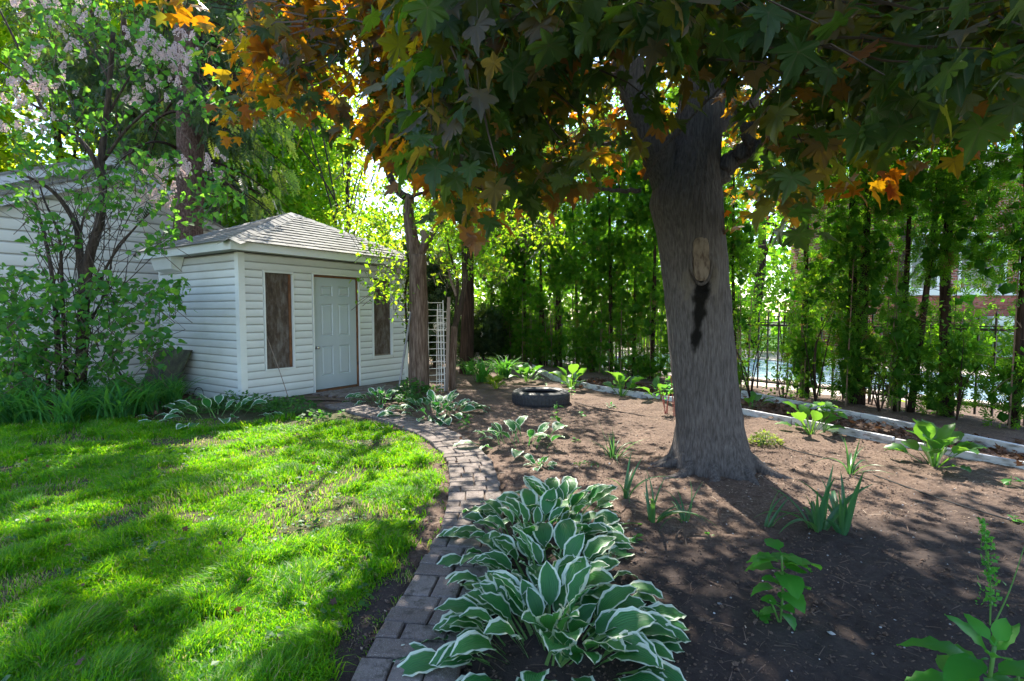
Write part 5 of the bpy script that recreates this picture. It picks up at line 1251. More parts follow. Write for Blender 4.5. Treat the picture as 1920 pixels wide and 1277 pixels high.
# ================================================================== PLANTS
def blade_mesh(name, elev, lp, lb, hw, curl, m, nseg=8, cup=.22, wave=.0, pw=.007, shape=.85, seed=0, pet_curl=.15, twist=0):
    """stalk and blade in one leaf; x across, grows along +y and up"""
    r = rs(seed); V = []; UV = []; F = []
    a = elev; p = np.array([0., 0, 0]); npet = 3 if lp > 0 else 0
    for k in range(npet):
        for s in (-1, 1): V.append((s * pw * (1.3 - .3 * k / 3), p[1], p[2])); UV.append((.5 + s * .02, -.5))
        a -= pet_curl / 3; p = p + np.array([0, math.cos(a), math.sin(a)]) * lp / 3
    for k in range(npet - 1): F.append((2 * k, 2 * k + 1, 2 * k + 3, 2 * k + 2))
    o = len(V)
    for k in range(nseg + 1):
        t = k / nseg; w = hw * (math.sin(PI * min(1, t ** shape)) ** .8 if 0 < t < 1 else 0.0)
        if k == 0: w = pw
        if k == nseg: w = .001
        a2 = a - curl * t; nrm_ = np.array([0, -math.sin(a2), math.cos(a2)])
        for s in (-1, -.5, 0, .5, 1):
            off = nrm_ * (cup * w * (abs(s) ** 1.3) + wave * hw * math.sin(7 * t * PI + s * 2 + seed) * abs(s))
            V.append(tuple(np.array([s * w, p[1], p[2]]) + off)); UV.append(((s + 1) / 2, max(t, .001)))
        p = p + np.array([0, math.cos(a2), math.sin(a2)]) * lb / nseg
    if npet: F.append((o - 2, o - 1, o + 4, o))
    for k in range(nseg):
        for j in range(4): i = o + k * 5 + j; F.append((i, i + 1, i + 6, i + 5))
    me = new_mesh(name, V, F, uv=UV, smooth=True); me.materials.append(M[m]); return me
CAT = {}
def leafset(key, m, classes, **kw):
    if (key, m) not in CAT: CAT[(key, m)] = [[blade_mesh('leaf', e + de, lp, lb, hw, cu + dc, m, seed=q * 7 + i, **kw) for q, (de, dc) in enumerate(((0, 0), (.14, .25), (-.12, -.2)))] for i, (e, lp, lb, hw, cu) in enumerate(classes)]
    return CAT[(key, m)]
HC_ = [(1.34, .20, .23, .066, .75), (1.12, .185, .25, .074, 1.05), (.90, .17, .26, .079, 1.25), (.66, .15, .26, .080, 1.25), (.44, .13, .26, .076, 1.05), (.26, .11, .24, .068, .8)]
def put_leaf(me, root, az, s, tilt=0, roll=0, dx=(0, 0, 0)):
    inst('leaf', me, root, Matrix.Translation(dx) @ Matrix.Rotation(az, 4, 'Z') @ Matrix.Rotation(roll, 4, 'Y') @ Matrix.Rotation(tilt, 4, 'X') @ Matrix.Scale(s, 4))
def hosta(x, y, size, n, label, seed, m='hosta', name='hosta', wts=(.14, .24, .24, .22, .12, .04), crown=.05, cat='hosta', group='variegated hostas with white edged leaves', z=0.0, classes=HC_, key='h'):
    r = rs(seed); root = empty(name, (x, y, z), label, cat, group)
    sets = leafset(key, m, classes, wave=.10); cnt = np.round(np.array(wts) * n).astype(int)
    for c, q in enumerate(cnt):
        a0 = r.rand() * 6.28
        for k in range(q):
            az = a0 + k * 2 * PI / max(q, 1) + r.normal(0, .22); cr = crown * size * (c + .5) / 3
            put_leaf(sets[c][r.randint(3)], root, az, size * r.uniform(.66, 1.14), r.normal(0, .10), r.normal(0, .22), (-math.sin(az) * cr, math.cos(az) * cr, 0))
    return root
GV = 'variegated hostas with white edged leaves'
def g2(u, v): p = G(u, v); return p[0], p[1]
hosta(.17, 2.17, .82, 112, 'nearest and largest white edged hosta overhanging the brick path', 701, crown=.28)
hosta(.19, 2.66, .80, 62, 'white edged hosta clump directly behind the nearest one', 702, crown=.3)
hosta(.15, 3.20, .76, 72, 'white edged hosta clump beside the path, third from the front', 703, crown=.35)
hosta(.34, 3.55, .78, 48, 'white edged hosta clump with upright leaves at the back of the big group', 704, crown=.3, wts=(.3, .25, .2, .15, .1, 0))
hosta(*g2(1012, 878), .42, 16, 'small white edged hosta sprout just behind the big group', 705)
hosta(*g2(990, 838), .95, 13, 'open white edged hosta with one tall upright leaf in the bare soil', 706, wts=(.2, .3, .2, .2, .1, 0), crown=.3)
hosta(*g2(950, 832), .75, 11, 'loose little white edged hosta left of the open one', 707, wts=(.1, .2, .3, .3, .1, 0), crown=.3)
hosta(*g2(822, 776), .86, 64, 'spreading white edged hosta at the foot of the white trellises', 708, crown=.4, wts=(.08, .15, .25, .27, .2, .05))
hosta(*g2(713, 753), .74, 46, 'white edged hosta beside the shed door landing', 709, crown=.3)
hosta(*g2(405, 782), .85, 34, 'white edged hosta at the near corner of the shed', 710, wts=(.1, .15, .2, .25, .2, .1), crown=.5)
hosta(*g2(1145, 765), .28, 9, 'tiny pale edged hosta sprout right of the tyre', 711)
# broad green hostas: short stalks, wide blades
HG = [(1.35, .26, .26, .085, .7), (1.15, .26, .27, .09, .95), (.95, .24, .27, .09, 1.1), (.75, .22, .26, .085, 1.1), (.5, .2, .24, .08, 1.0), (.3, .18, .22, .07, .8)]
GG = 'plain green hostas along the low edging'
kw = dict(m='green_hosta', classes=HG, key='g', group=GG, wts=(.25, .3, .25, .15, .05, 0))
hosta(*g2(1070, 728), 1.0, 16, 'plain green hosta right behind the tyre', 721, **kw)
hosta(*g2(1165, 742), 1.0, 16, 'plain green hosta between the tyre and the maple trunk', 722, **kw)
hosta(*g2(988, 716), .85, 22, 'plain green hosta beside the daylilies', 723, **kw)
hosta(*g2(1238, 752), .9, 9, 'plain green hosta peeping out left of the maple trunk', 724, **kw)
hosta(*g2(1410, 770), .7, 6, 'plain green hosta peeping out right of the maple trunk', 725, **kw)
h = hosta(*g2(1752, 876), .86, 20, 'large plain green hosta with pale thick stalks by the white edging', 726, **kw)
h2_ = hosta(*g2(1520, 816), .88, 12, 'plain green hosta below the tall leafy stem by the edging', 727, **kw)
for root, n, cc in ((h, 9, .05), (h2_, 6, .06)):
    r = rs(9)
    for k in range(n):
        a = r.rand() * 6.28; mb = MB(); d = np.array([math.cos(a), math.sin(a), 0]); L0 = np.array(root.location)
        mb.tube([L0 + d * cc * .4, L0 + d * cc + [0, 0, .09], L0 + d * cc * 2.2 + [0, 0, .19]], [.010, .009, .007], 6); mb.obj('stalk', M['pale_stem'], root)
hosta(*g2(930, 729), .62, 26, 'lime green leafy clump in front of the daylilies', 728, m='lime', classes=HG, key='l', group=None, wts=(.3, .3, .25, .15, 0, 0), name='lime_plant', cat='plant')

# strap leaved plants
SB = [(1.50, 0, .42, .010, .5), (1.30, 0, .44, .011, 1.3), (1.15, 0, .46, .011, 2.0), (.95, 0, .45, .010, 1.5), (.6, 0, .4, .009, .8), (.25, 0, .45, .011, .2)]
def straps(x, y, size, n, label, seed, m='daffodil', name='daffodil_clump', cat='plant', group=None, wts=(.3, .3, .2, .12, .08, 0), crown=.03, wide=1.0, classes=SB):
    r = rs(seed); root = empty(name, (x, y, -.01), label, cat, group)
    sets = leafset('s%.1f' % wide, m, [(e, 0, lb, hw * wide, cu) for e, _, lb, hw, cu in classes], nseg=9, cup=.5, pw=.006, shape=.45)
    for c, q in enumerate(np.round(np.array(wts) * n).astype(int)):
        for k in range(q):
            az = r.rand() * 6.28; put_leaf(sets[c][r.randint(3)], root, az, size * r.uniform(.75, 1.15), r.normal(0, .08), r.normal(0, .15), (-math.sin(az) * crown * r.rand(), math.cos(az) * crown * r.rand(), 0))
    return root
straps(*g2(1150, 862), .85, 20, 'upright grassy daffodil clump in the sunny soil left of the maple', 731, crown=.07)
straps(*g2(1172, 940), 1.0, 6, 'blue green strap leaves behind the big hostas', 732, wide=1.5)
straps(*g2(1222, 985), 1.0, 10, 'splayed strap leaves at the front foot of the maple trunk', 733, wide=1.5, wts=(.3, .1, .1, .2, .3, 0))
straps(*g2(1285, 985), .7, 5, 'thin strap leaves right of the splayed clump', 734, wide=1.1)
straps(*g2(1435, 996), .78, 4, 'sparse strap leaves in shade right of the maple foot', 735, wide=1.2, wts=(.2, .5, 0, .3, 0, 0))
q = straps(*g2(1535, 1000), 1.0, 11, 'tall bending strap leaves with one folded over in deep shade', 736, wide=1.9, wts=(.35, .2, .3, .1, 0, .1), crown=.06)
straps(*g2(1580, 1003), 1.1, 8, 'tallest upright blue green strap leaves in the right hand bed', 737, wide=1.8, wts=(.65, .2, 0, .15, 0, 0), crown=.05)
straps(*g2(1593, 893), .95, 10, 'strap leaves on the sunlit strip of soil', 738, wide=1.3, wts=(.4, .2, .1, .2, .1, 0))
# daylilies at left: each clump a plant of its own
def daylily(x, y, size, n, label, seed, m='daylily', hgt=1.0):
    r = rs(seed); root = empty('daylily_clump', (x, y, 0), label, 'plant', 'daylily clumps with arching blades'); V = []; F = []; nv = 0; rn = []
    for k in range(n):
        az = r.rand() * 6.28; L_ = r.uniform(.45, .75) * size; e = r.uniform(1.0, 1.5); cu = r.uniform(1.2, 2.6); w = r.uniform(.011, .018) * (.6 + .4 * size)
        d = np.array([math.cos(az), math.sin(az), 0]); sd = np.array([-d[1], d[0], 0]); p = np.array([x, y, 0.]) + np.append(r.normal(0, .07 * size, 2), 0)
        ns = 7; a = e
        for j in range(ns + 1):
            t = j / ns; ww = w * (1 - t ** 3) * (.7 + .6 * t if t < .5 else 1.0)
            V += [p + sd * ww + [0, 0, ww * .5], p, p - sd * ww + [0, 0, ww * .5]]
            if j < ns: F += [(nv, nv + 1, nv + 4, nv + 3), (nv + 1, nv + 2, nv + 5, nv + 4)]
            nv += 3; p = p + (d * math.cos(a) + np.array([0, 0, math.sin(a)])) * L_ / ns; a -= cu / ns * (.4 + 1.2 * t)
        rn += [r.rand() * .95] * (3 * (ns + 1))
    o = mk('foliage', V, [np.array(F)], M[m], root, attr={'rnd': rn}, smooth=True); o['kind'] = 'stuff'; return root
dl = [(8, 795, 'daylily clump cut by the left edge of the picture', 1.0), (60, 792, 'second daylily clump from the left edge under the lilac', 1.0), (118, 800, 'third daylily clump from the left, spilling on the lawn', 1.0), (170, 784, 'fourth daylily clump from the left below the lilac stems', 1.0), (222, 790, 'fifth daylily clump from the left, arching forward', 1.05), (272, 776, 'daylily clump below the mossy board', 1.05), (322, 766, 'rightmost daylily clump of the left bed beside the shed', .95), (35, 765, 'rear daylily clump in the shade at far left', 1.0), (145, 762, 'rear daylily clump around the lilac foot', 1.0), (300, 752, 'rear daylily clump against the mossy board', .9), (212, 758, 'rear daylily clump between lilac and mossy board', .95)]
for k, (u, v, lb, s_) in enumerate(dl): daylily(*g2(u, v), s_, 80, lb, 740 + k)
daylily(*g2(905, 716), .95, 90, 'bright daylily clump beyond the trellises', 760, 'shrub'); daylily(*g2(945, 708), .95, 90, 'green daylily clump beneath the first cedars', 761); daylily(*g2(880, 702), .8, 60, 'small daylily clump beside the slender tree', 762)

# low leafy mats: astilbe / geranium like ground plants
def mat_plant(x, y, rx, ry, h, n, label, seed, m='fern', size=.05, tpl=STAR, name='fern_clump', cat='plant', group=None):
    r = rs(seed); root = empty(name, (x, y, 0), label, cat, group)
    a = r.rand(n) * 6.28; q = np.sqrt(r.rand(n)); px_ = x + np.cos(a) * q * rx; py_ = y + np.sin(a) * q * ry; pz = h * (1 - q ** 2 * .7) * r.uniform(.35, 1.05, n) + .02
    pos = np.column_stack([px_, py_, pz]); tip = norm(np.column_stack([np.cos(a), np.sin(a), r.uniform(-.3, .5, n)]) + r.normal(0, .4, (n, 3))); nr = norm(r.normal(0, .4, (n, 3)) + [0, 0, 1])
    leaves('foliage', tpl[0], tpl[1], pos, frames(tip, nr), r.uniform(size * .6, size * 1.3, n), M[m], root, seed)
    mb = MB()
    for k in range(min(60, n // 6)): mb.tube([(x + (px_[k] - x) * .3, y + (py_[k] - y) * .3, 0), (px_[k], py_[k], pz[k])], [.003, .002], 3, False)
    o = mb.obj('stems', M['green_stem'], root); o['kind'] = 'stuff'; return root
FG = 'ferny green mats at the foot of the shed'
for k, (u, v, rx, h, n, lb) in enumerate([(370, 775, .35, .22, 260, 'ferny green mat left of the corner hosta'), (440, 768, .35, .26, 320, 'ferny green mat against the shed corner post'), (490, 772, .35, .24, 300, 'ferny green mat below the left boarded window'), (545, 775, .35, .25, 320, 'ferny green mat beside the door landing'), (590, 788, .2, .12, 80, 'small ferny tuft at the edge of the landing')]):
    mat_plant(*g2(u, v), rx, .25, h, n, lb, 770 + k, group=FG)
mat_plant(*g2(772, 745), .30, .22, .32, 300, 'feathery green astilbe left of the middle tree foot', 780, size=.055, name='astilbe', cat='plant')
mat_plant(*g2(770, 760), .22, .16, .22, 180, 'lower feathery green astilbe in front of the middle tree', 781, size=.055, name='astilbe')
mat_plant(*g2(812, 738), .18, .15, .16, 90, 'small green seedling mat at the trellis foot', 782, size=.05, name='seedling_mat')
mat_plant(*g2(1435, 836), .17, .15, .14, 330, 'low yellow green cushion plant right of the maple', 783, m='lime', size=.032, tpl=DIA, name='cushion_plant')
mat_plant(*g2(1100, 876), .12, .1, .03, 60, 'flat seedling mat near the back of the big hostas', 784, size=.018, name='seedling_mat')
# leafy upright plants with single leaves as parts
SL = leafset('shrubleaf', 'shrub', [(.5, .035, .13, .052, .7), (.2, .035, .14, .058, 1.0), (-.2, .03, .11, .05, .8)], cup=.12, nseg=7, pw=.003, shape=.62, wave=.08)
def stemplant(x, y, pts, leaves_, label, seed, name='seedling', cat='plant', scale=1.0, sets=SL, stem='green_stem', rad=.005, z=0.0):
    root = empty(name, (x, y, z), label, cat); r = rs(seed)
    for q in pts:
        V, F = tube(smooth_path([np.array(a) + [x, y, z] for a in q], 4), rad, 6); mk('stem', V, F, M[stem], root, smooth=True)
    for (lx, ly, lz, az, s_, c) in leaves_: put_leaf(sets[c][r.randint(3)], root, az, s_ * scale, r.normal(0, .1), r.normal(0, .2), (lx, ly, lz))
    return root
x, y = g2(1462, 1172); r = rs(5)
lv = []
for z_, n_, s_, c in ((.07, 3, .6, 1), (.10, 3, .55, 0), (.17, 3, .85, 1), (.20, 3, .6, 0), (.26, 3, 1.0, 1), (.29, 3, .8, 0), (.31, 2, .9, 1), (.335, 2, .8, 0)):
    a0 = r.rand() * 6.28
    for k in range(n_): lv.append((.01 * (z_ - .1), 0, z_, a0 + k * 6.28 / n_, s_, c))
lv += [(.0, 0, .28, -1.3, 1.35, 1), (.0, 0, .19, -1.2, 1.1, 1), (0, 0, .31, 1.2, .9, 1)]
stemplant(x, y, [[(0, 0, -.02), (.01, 0, .15), (.0, 0, .33)], [(0, 0, .0), (-.03, 0, .08), (-.05, 0, .12)]], lv, 'round leaved green shoot standing alone in the dark soil', 5, name='leafy_shoot')
MB().tube([(x + .045, y - .01, -.02), (x + .045, y - .012, .07)], [.006, .005], 6).obj('wooden_stub', M['raw_wood'], None).update_tag()
tag(bpy.data.objects['wooden_stub'], 'short brown stick stub beside the round leaved shoot', 'stick')
# big serrated plant at bottom right
BR = leafset('broad', 'shrub', [(.9, .04, .18, .046, .5), (.45, .04, .20, .05, .9), (.1, .04, .17, .054, .9)], cup=.10, nseg=8, pw=.004, shape=.7, wave=.12)
x, y = 1.47, 1.60; r = rs(15); lv = []
for z_, n_, s_, c in ((.08, 4, .9, 1), (.15, 4, .9, 2), (.22, 4, .95, 1), (.30, 3, .85, 1), (.36, 3, .7, 0)):
    a0 = r.rand() * 6.28
    for k in range(n_): lv.append((.12 * z_, 0, z_, a0 + k * 6.28 / n_ + r.normal(0, .2), s_, c))
lv += [(.03, 0, .33, 1.0, 1.0, 1), (.03, 0, .36, 1.9, .85, 1), (.05, 0, .40, .1, .5, 0), (.05, 0, .40, -.8, .55, 0), (-.12, -.05, .04, 1.2, .6, 0), (.0, 0, .22, .9, 1.05, 2), (.0, 0, .2, 1.9, 1.0, 2)]
stemplant(x, y, [[(0, 0, -.02), (.03, 0, .2), (.05, 0, .4)]], lv, 'broad serrated green plant filling the bottom right corner', 15, name='leafy_plant', sets=BR, rad=.006)
x, y = 1.66, 1.66; lv = [(0, 0, .04 + .035 * k, k * 2.4, .75, 1 + k % 2) for k in range(8)]
stemplant(x, y, [[(0, 0, -.02), (0, 0, .3)]], lv, 'second broad leaved plant at the very right of the bottom corner', 16, name='leafy_plant', sets=BR, scale=.8)
# tall thin weed
x, y = 2.16, 2.30; r = rs(25); root = empty('tall_weed', (x, y, 0), 'tall thin feathery weed at the right edge', 'weed')
V, F = tube(smooth_path([(x, y, 0), (x - .01, y, .25), (x - .06, y, .50)], 5), np.linspace(.004, .0015, 11), 5); mk('stem', V, F, M['green_stem'], root)
t = r.rand(240); pos = np.column_stack([x - .06 * t ** 1.5 + r.normal(0, .004 + .02 * (1 - t)), y + r.normal(0, .012, 240), .12 + .40 * t])
leaves('foliage', DIA2[0], DIA2[1], pos, frames(norm(rdir(r, 240) + [0, 0, .8]), rdir(r, 240)), r.uniform(.008, .03, 240), M['shrub'], root, 3)
V, F = tube(smooth_path([(x, y, 0), (x + .08, y, .2), (x + .14, y, .42)], 5), np.linspace(.004, .0015, 11), 5); mk('stem', V, F, M['green_stem'], root)
# red stemmed plant left of the trunk (bleeding heart)
RB = leafset('small', 'shrub', [(.6, .02, .09, .026, .6), (.2, .02, .10, .03, .9), (-.2, .02, .09, .028, .7)], cup=.1, nseg=6, pw=.002, shape=.75)
for k, (u, v, lb) in enumerate([(1247, 778, 'red stemmed plant with drooping leaves left of the maple trunk'), (1263, 784, 'tall red stemmed plant touching the left side of the maple trunk')]):
    x, y = g2(u, v); r = rs(30 + k); st = []; lv = []
    for j in range(4):
        a = r.rand() * 6.28; H = r.uniform(.28, .42) * (1.0 + .4 * k); e = np.array([math.cos(a) * .1, math.sin(a) * .1, H]); st.append([(0.01 * j, 0, -.02), tuple(e * [.4, .4, .55]), tuple(e)])
        for q in range(7): lv.append((*(e * r.uniform(.75, 1.05)), r.rand() * 6.28, r.uniform(.7, 1.1), r.randint(3)))
    stemplant(x, y, st, lv, lb, 40 + k, name='red_stemmed_plant', sets=RB, stem='red_stem', rad=.006)
# small upright plants
for k, (u, v, H, s_, lb) in enumerate([(1044, 796, .30, 1.0, 'pale green young plant growing in front of the tyre'), (870, 806, .16, .9, 'small green seedling between path and bare soil'), (880, 795, .12, .8, 'second small seedling close to the path'), (1190, 1018, .05, .5, 'tiny seedling beside the big hostas'), (1895, 912, .09, .9, 'small seedling near the right end of the white edging'), (1420, 1165, .05, .6, 'tiny sprout left of the round leaved shoot'), (1022, 742, .22, .8, 'white flecked plant inside the tyre'), (1072, 748, .20, .8, 'small plant behind the right side of the tyre'), (1090, 782, .08, .7, 'little sprout right of the tyre plant'), (1080, 832, .06, .6, 'pale sprout in the sunny soil'), (640, 780, .07, .9, 'weed sprouting between the landing bricks'), (1902, 985, .06, .7, 'small sprout at the right edge of the sunny strip'), (1330, 1010, .04, .5, 'tiny round leaved sprout in front of the maple foot')]):
    x, y = g2(u, v); r = rs(60 + k); lv = [(0, 0, H * r.uniform(.2, 1), r.rand() * 6.28, s_ * r.uniform(.6, 1.1), r.randint(2)) for _ in range(12 if H > .1 else 7)]
    stemplant(x, y, [[(0, 0, -.02), (r.normal(0, .01), 0, H * .5), (0, 0, H)]], lv, lb, 70 + k, sets=RB, rad=.003)
# tall leafy stem by the edging (round leaves, paler)
RD = leafset('round', 'green_hosta', [(.7, .03, .13, .055, .5), (.3, .03, .14, .06, .8), (-.1, .03, .13, .055, .6)], cup=.1, nseg=7, pw=.003, shape=.68)
x, y = g2(1545, 815); r = rs(81); lv = []; st = []
for j, (ex, ey, ez_) in enumerate(((.03, 0, .40), (-.05, 0, .36), (.10, .02, .34))):
    st.append([(0, 0, -.02), (ex * .5, 0, .2), (ex, ey, ez_)])
    for q in range(7): lv.append((ex + r.normal(0, .02), ey, ez_ - r.uniform(0, .12), r.rand() * 6.28, r.uniform(.7, 1.05), r.randint(3)))
stemplant(x, y, st, lv, 'taller leafy stems with rounded pale leaves behind the strap leaves', 82, name='leafy_shoot', sets=RD)
# purple flowers and red roses glimpsed through the row
for k, (u, v, Y, m_, lb) in enumerate([(1140, 660, 15, 'purple', 'purple flowers seen through the cedars'), (1200, 520, 16, 'red_stem', 'red flowers high behind the cedars')]):
    c0 = P(u, v, Y); r = rs(90 + k); root = empty('flower_plant', (c0[0], c0[1], 0), lb, 'flowers'); pos = c0 + r.normal(0, 1, (70, 3)) * [.3, .2, .25]; pos = pos[pos[:, 2] > .05]
    leaves('petals', DIA2[0], DIA2[1], pos, frames(rdir(r, len(pos)), rdir(r, len(pos))), r.uniform(.05, .09, len(pos)), M[m_] , root, 4); mb = MB()
    for j in range(5): mb.tube([(c0[0] + .05 * j, c0[1], 0), c0 + r.normal(0, .15, 3)], [.01, .006], 4)
    mb.obj('stems', M['green_stem'], root)['kind'] = 'stuff'
    pos = c0 + r.normal(0, 1, (300, 3)) * [.5, .3, .4] - [0, 0, .1]; pos = pos[pos[:, 2] > .05]
    leaves('foliage', DIA[0], DIA[1], pos, frames(rdir(r, len(pos)), rdir(r, len(pos))), np.full(len(pos), .08), M['green'], root, 4)

# ================================================================== THINGS BY THE TREES
# tyre: tread blocks, grooves, sidewall and bead
tx, ty_ = g2(1014, 757)
tyre = empty('car_tyre', (tx, ty_, 0), 'old black car tyre lying flat on the bare soil', 'tyre')
NA = 144; prof = [(.255, .03), (.25, .045), (.262, .020), (.30, .004), (.35, .004), (.385, .018), (.400, .040), (.405, .060), (.4055, .085), (.398, .087), (.398, .093), (.4065, .095), (.4065, .120), (.399, .122), (.399, .128), (.4055, .130), (.405, .155), (.400, .175), (.385, .197), (.35, .212), (.325, .215), (.322, .219), (.315, .219), (.312, .214), (.30, .211), (.262, .196), (.25, .170), (.255, .185)]
V = []; n_ = len(prof)
for i in range(NA):
    a = i * 2 * PI / NA
    for j, (rr_, z_) in enumerate(prof):
        q = rr_
        if 6 <= j <= 16 and i % 3 == 0 and not 9 <= j <= 10 and not 13 <= j <= 14: q -= .007
        V.append((tx + 1.13 * q * math.cos(a), ty_ + 1.13 * q * math.sin(a), 1.08 * z_ - .012 + .004 * math.sin(3 * a)))
F = [(i * n_ + j, ((i + 1) % NA) * n_ + j, ((i + 1) % NA) * n_ + j + 1, i * n_ + j + 1) for i in range(NA) for j in range(n_ - 1)]
mk('tyre', V, F, M['rubber'], tyre, smooth=False)
# inner carcass wall
V = []; pr2 = [(.255, .185), (.30, .19), (.37, .165), (.39, .11), (.37, .05), (.30, .02), (.255, .03)]
for i in range(64):
    a = i * 2 * PI / 64
    V += [(tx + 1.13 * q * math.cos(a), ty_ + 1.13 * q * math.sin(a), 1.08 * z_ - .012) for q, z_ in pr2]
mk('inner_lining', V, [(i * 7 + j, i * 7 + j + 1, ((i + 1) % 64) * 7 + j + 1, ((i + 1) % 64) * 7 + j) for i in range(64) for j in range(6)], M['rubber'], tyre, smooth=True)
# white trellises
def trellis(pa, pb, H, nr, label, off=0.0, lean=(0, 0), mids=(), r0=.0095):
    pa, pb = np.array(pa), np.array(pb); root = empty('garden_trellis', (*pa, 0), label, 'trellis', 'white wire trellises leaning by the trees')
    le = np.array([*lean, 0])
    for q in (0, 1, *mids):
        b0_ = np.append(pa + (pb - pa) * q, 0); V, F = tube([b0_ + [0, 0, -.03], b0_ + le + [0, 0, H * (1 if q in (0, 1) else .96)]], r0 if q in (0, 1) else r0 * .7, 6); mk('upright', V, F, M['white_wire'], root)
    r = rs(nr)
    for k in range(nr):
        t = (k + .6) / nr; h_ = np.append(le[:2] * t, H * t); a = np.append(pa, 0) + h_ + [0, 0, r.normal(0, .004)]; b_ = np.append(pb, 0) + h_ + [0, 0, r.normal(0, .008)]
        V, F = tube([a, b_], r0 * .7, 5); mk('rung', V, F, M['white_wire'], root)
    return root
T1a, T1b = G(805, 735)[:2], G(834, 734)[:2]
trellis(T1a, T1b, 1.66, 14, 'nearer white ladder shaped wire trellis right of the old furrowed trunk', lean=(-.03, .06), mids=(.66, .80))
T2a, T2b = T1a + [.05, .35], T1b + [.02, .22]
trellis(T2a + [.03, 0], T2b + [-.02, 0], 1.5, 13, 'second white trellis standing just behind the nearer one', lean=(.02, .03), mids=(.5,))
T3a, T3b = G(764, 730)[:2] + [0, .3], G(776, 728)[:2] + [0, .45]
trellis(T3a, T3b, 1.35, 12, 'white wire trellis half hidden left of the old furrowed trunk', lean=(-.02, .03), r0=.007)
# loose bundle of white wire hung on the trellis
c0 = P(826, 612, Y2 - .05); r = rs(95); mb = MB()
for k in range(7):
    a = r.uniform(-.5, .9); d = np.array([math.cos(a), .2, math.sin(a)]) * .10; e = np.array([-math.sin(a), .1, math.cos(a)]) * r.uniform(.03, .07)
    q = c0 + r.normal(0, .02, 3); mb.tube(smooth_path([q - d - e, q + d - e, q + d + e, q - d + e, q - d - e * .6], 3), .003, 4)
tag(mb.obj('wire_bundle', M['white_wire']), 'tangled bundle of white wire hooked on the nearer trellis', 'wire')
c0 = P(800, 618, Y2 - .1); tag(MB().tube(smooth_path([c0 + [.02, 0, .08], c0 + [-.02, 0, .05], c0 + [.01, 0, .01], c0 + [-.03, 0, -.03], c0 + [.01, 0, -.06]], 4), .0025, 4).obj('loose_wire', M['white_wire']), 'short crooked white wire left of the nearer trellis', 'wire')
V, F = bar2(G(834.5, 734)[:2], G(840.5, 734)[:2], -.02, 1.72, .012); V = np.array(V); V[4:, 0] += .045; V[4:, 1] += .05
tag(mk('leaning_plank', V, F, M['raw_wood']), 'narrow weathered wooden plank upright between trellis and slender tree', 'plank')
p0, p1 = G(746, 744), P(770, 585, MY - .1)
tag(MB().tube([p0, p1], [.020, .018], 10).obj('metal_pole', M['pole']), 'grey metal pole leaning against the old furrowed trunk', 'pole')
# dark ivy hanging between shed and trunk
root = empty('ivy', (*(p1[:2] + [-.05, .25]), 0), 'dark leafy vine hanging between the shed corner and the old trunk', 'vine'); r = rs(96)
vl = smooth_path([P(762, 440, MY + .25), P(766, 500, MY + .2), P(760, 550, MY + .2), P(762, 600, MY + .2), P(766, 640, MY + .2)], 6)
V, F = tube(vl, .022, 6); mk('stem', V, F, M['bark_dark'], root)
pos = vl[r.randint(0, len(vl), 150)] + r.normal(0, .05, (150, 3)); leaves('foliage', HEART[0], HEART[1], pos, frames(rdir(r, 150), rdir(r, 150)), r.uniform(.05, .10, 150), M['spruce'], root, 4)
# stick against the left window
p0, p1 = G(546, 762) , P(500, 630, 8.35)
tag(MB().tube(smooth_path([p0, (p0 + p1) / 2 + [.01, 0, 0], p1], 4), np.linspace(.007, .004, 9), 6).obj('garden_cane', M['raw_wood']), 'thin brown cane leaning on the left boarded window', 'cane')
# mossy board against the side wall
la, za = on_left(303, 650); lb2, zb_ = on_left(366, 658)
def sw(l, out, z): p = O + A2 * l - A1 * out; return np.array([p[0], p[1], z])
za = (za + zb_) / 2; V = []
for th in (0, .03):
    V += [sw(la, .04 + th, za), sw(lb2, .04 + th, za), sw(lb2 + .02, .40 + th, -.03), sw(la + .02, .40 + th, -.03)]
r = rs(3)
tag(mk('mossy_board', V, [(0, 1, 2, 3), (7, 6, 5, 4), (0, 4, 5, 1), (1, 5, 6, 2), (2, 6, 7, 3), (3, 7, 4, 0)], M['mossy']), 'dark mossy board leaning against the left side of the shed', 'board')
c0 = G(362, 752); tag(MB().tube(smooth_path([c0, c0 + [.02, 0, .14], c0 + [.08, 0, .22], c0 + [.16, 0, .18], c0 + [.20, -.05, .02]], 5), .006, 6).obj('cable_loop', M['cable']), 'black cable loop sticking up at the shed side wall', 'cable')
# overhead wire behind
tag(MB().tube(smooth_path([P(-300, 262, 18), P(300, 258, 18), P(700, 236, 18), P(1400, 200, 18)], 8), .012, 5).obj('overhead_wire', M['cable']), 'thin black overhead wire crossing behind the trees', 'wire')

# ================================================================== GROUND LITTER
def on_soil(x, y): return (x > lawn_edge(y)) & (path_dist(x, y) > .20)
r = rs(801); N_ = 34000
x = r.uniform(-1.6, 5.3, N_); y = .95 + 7.4 * r.rand(N_) ** 1.3; k = on_soil(x, y); x, y = x[k], y[k]
pos = np.column_stack([x, y, soil_h(x, y) + .004]); n_ = len(pos)
a = r.rand(n_) * 6.28; tip = np.column_stack([np.cos(a), np.sin(a), r.normal(0, .22, n_)])
CH = (np.array([(-.22, 0, 0), (.22, 0, 0), (.16, 1, 0), (-.12, .9, 0), (0, .5, .22)]), np.array([(0, 1, 4), (1, 2, 4), (2, 3, 4), (3, 0, 4)]))
o = leaves('mulch', CH[0], CH[1], pos, frames(tip, norm(np.array([0, 0, 1.]) + r.normal(0, .3, (n_, 3)))), r.uniform(.004, .019, n_) * np.where(r.rand(n_) < .04, 2, 1), M['debris'], None, 9, rnd=r.rand(n_) ** 1.3 * np.where(pos[:, 1] < 3.5, .22, .98))
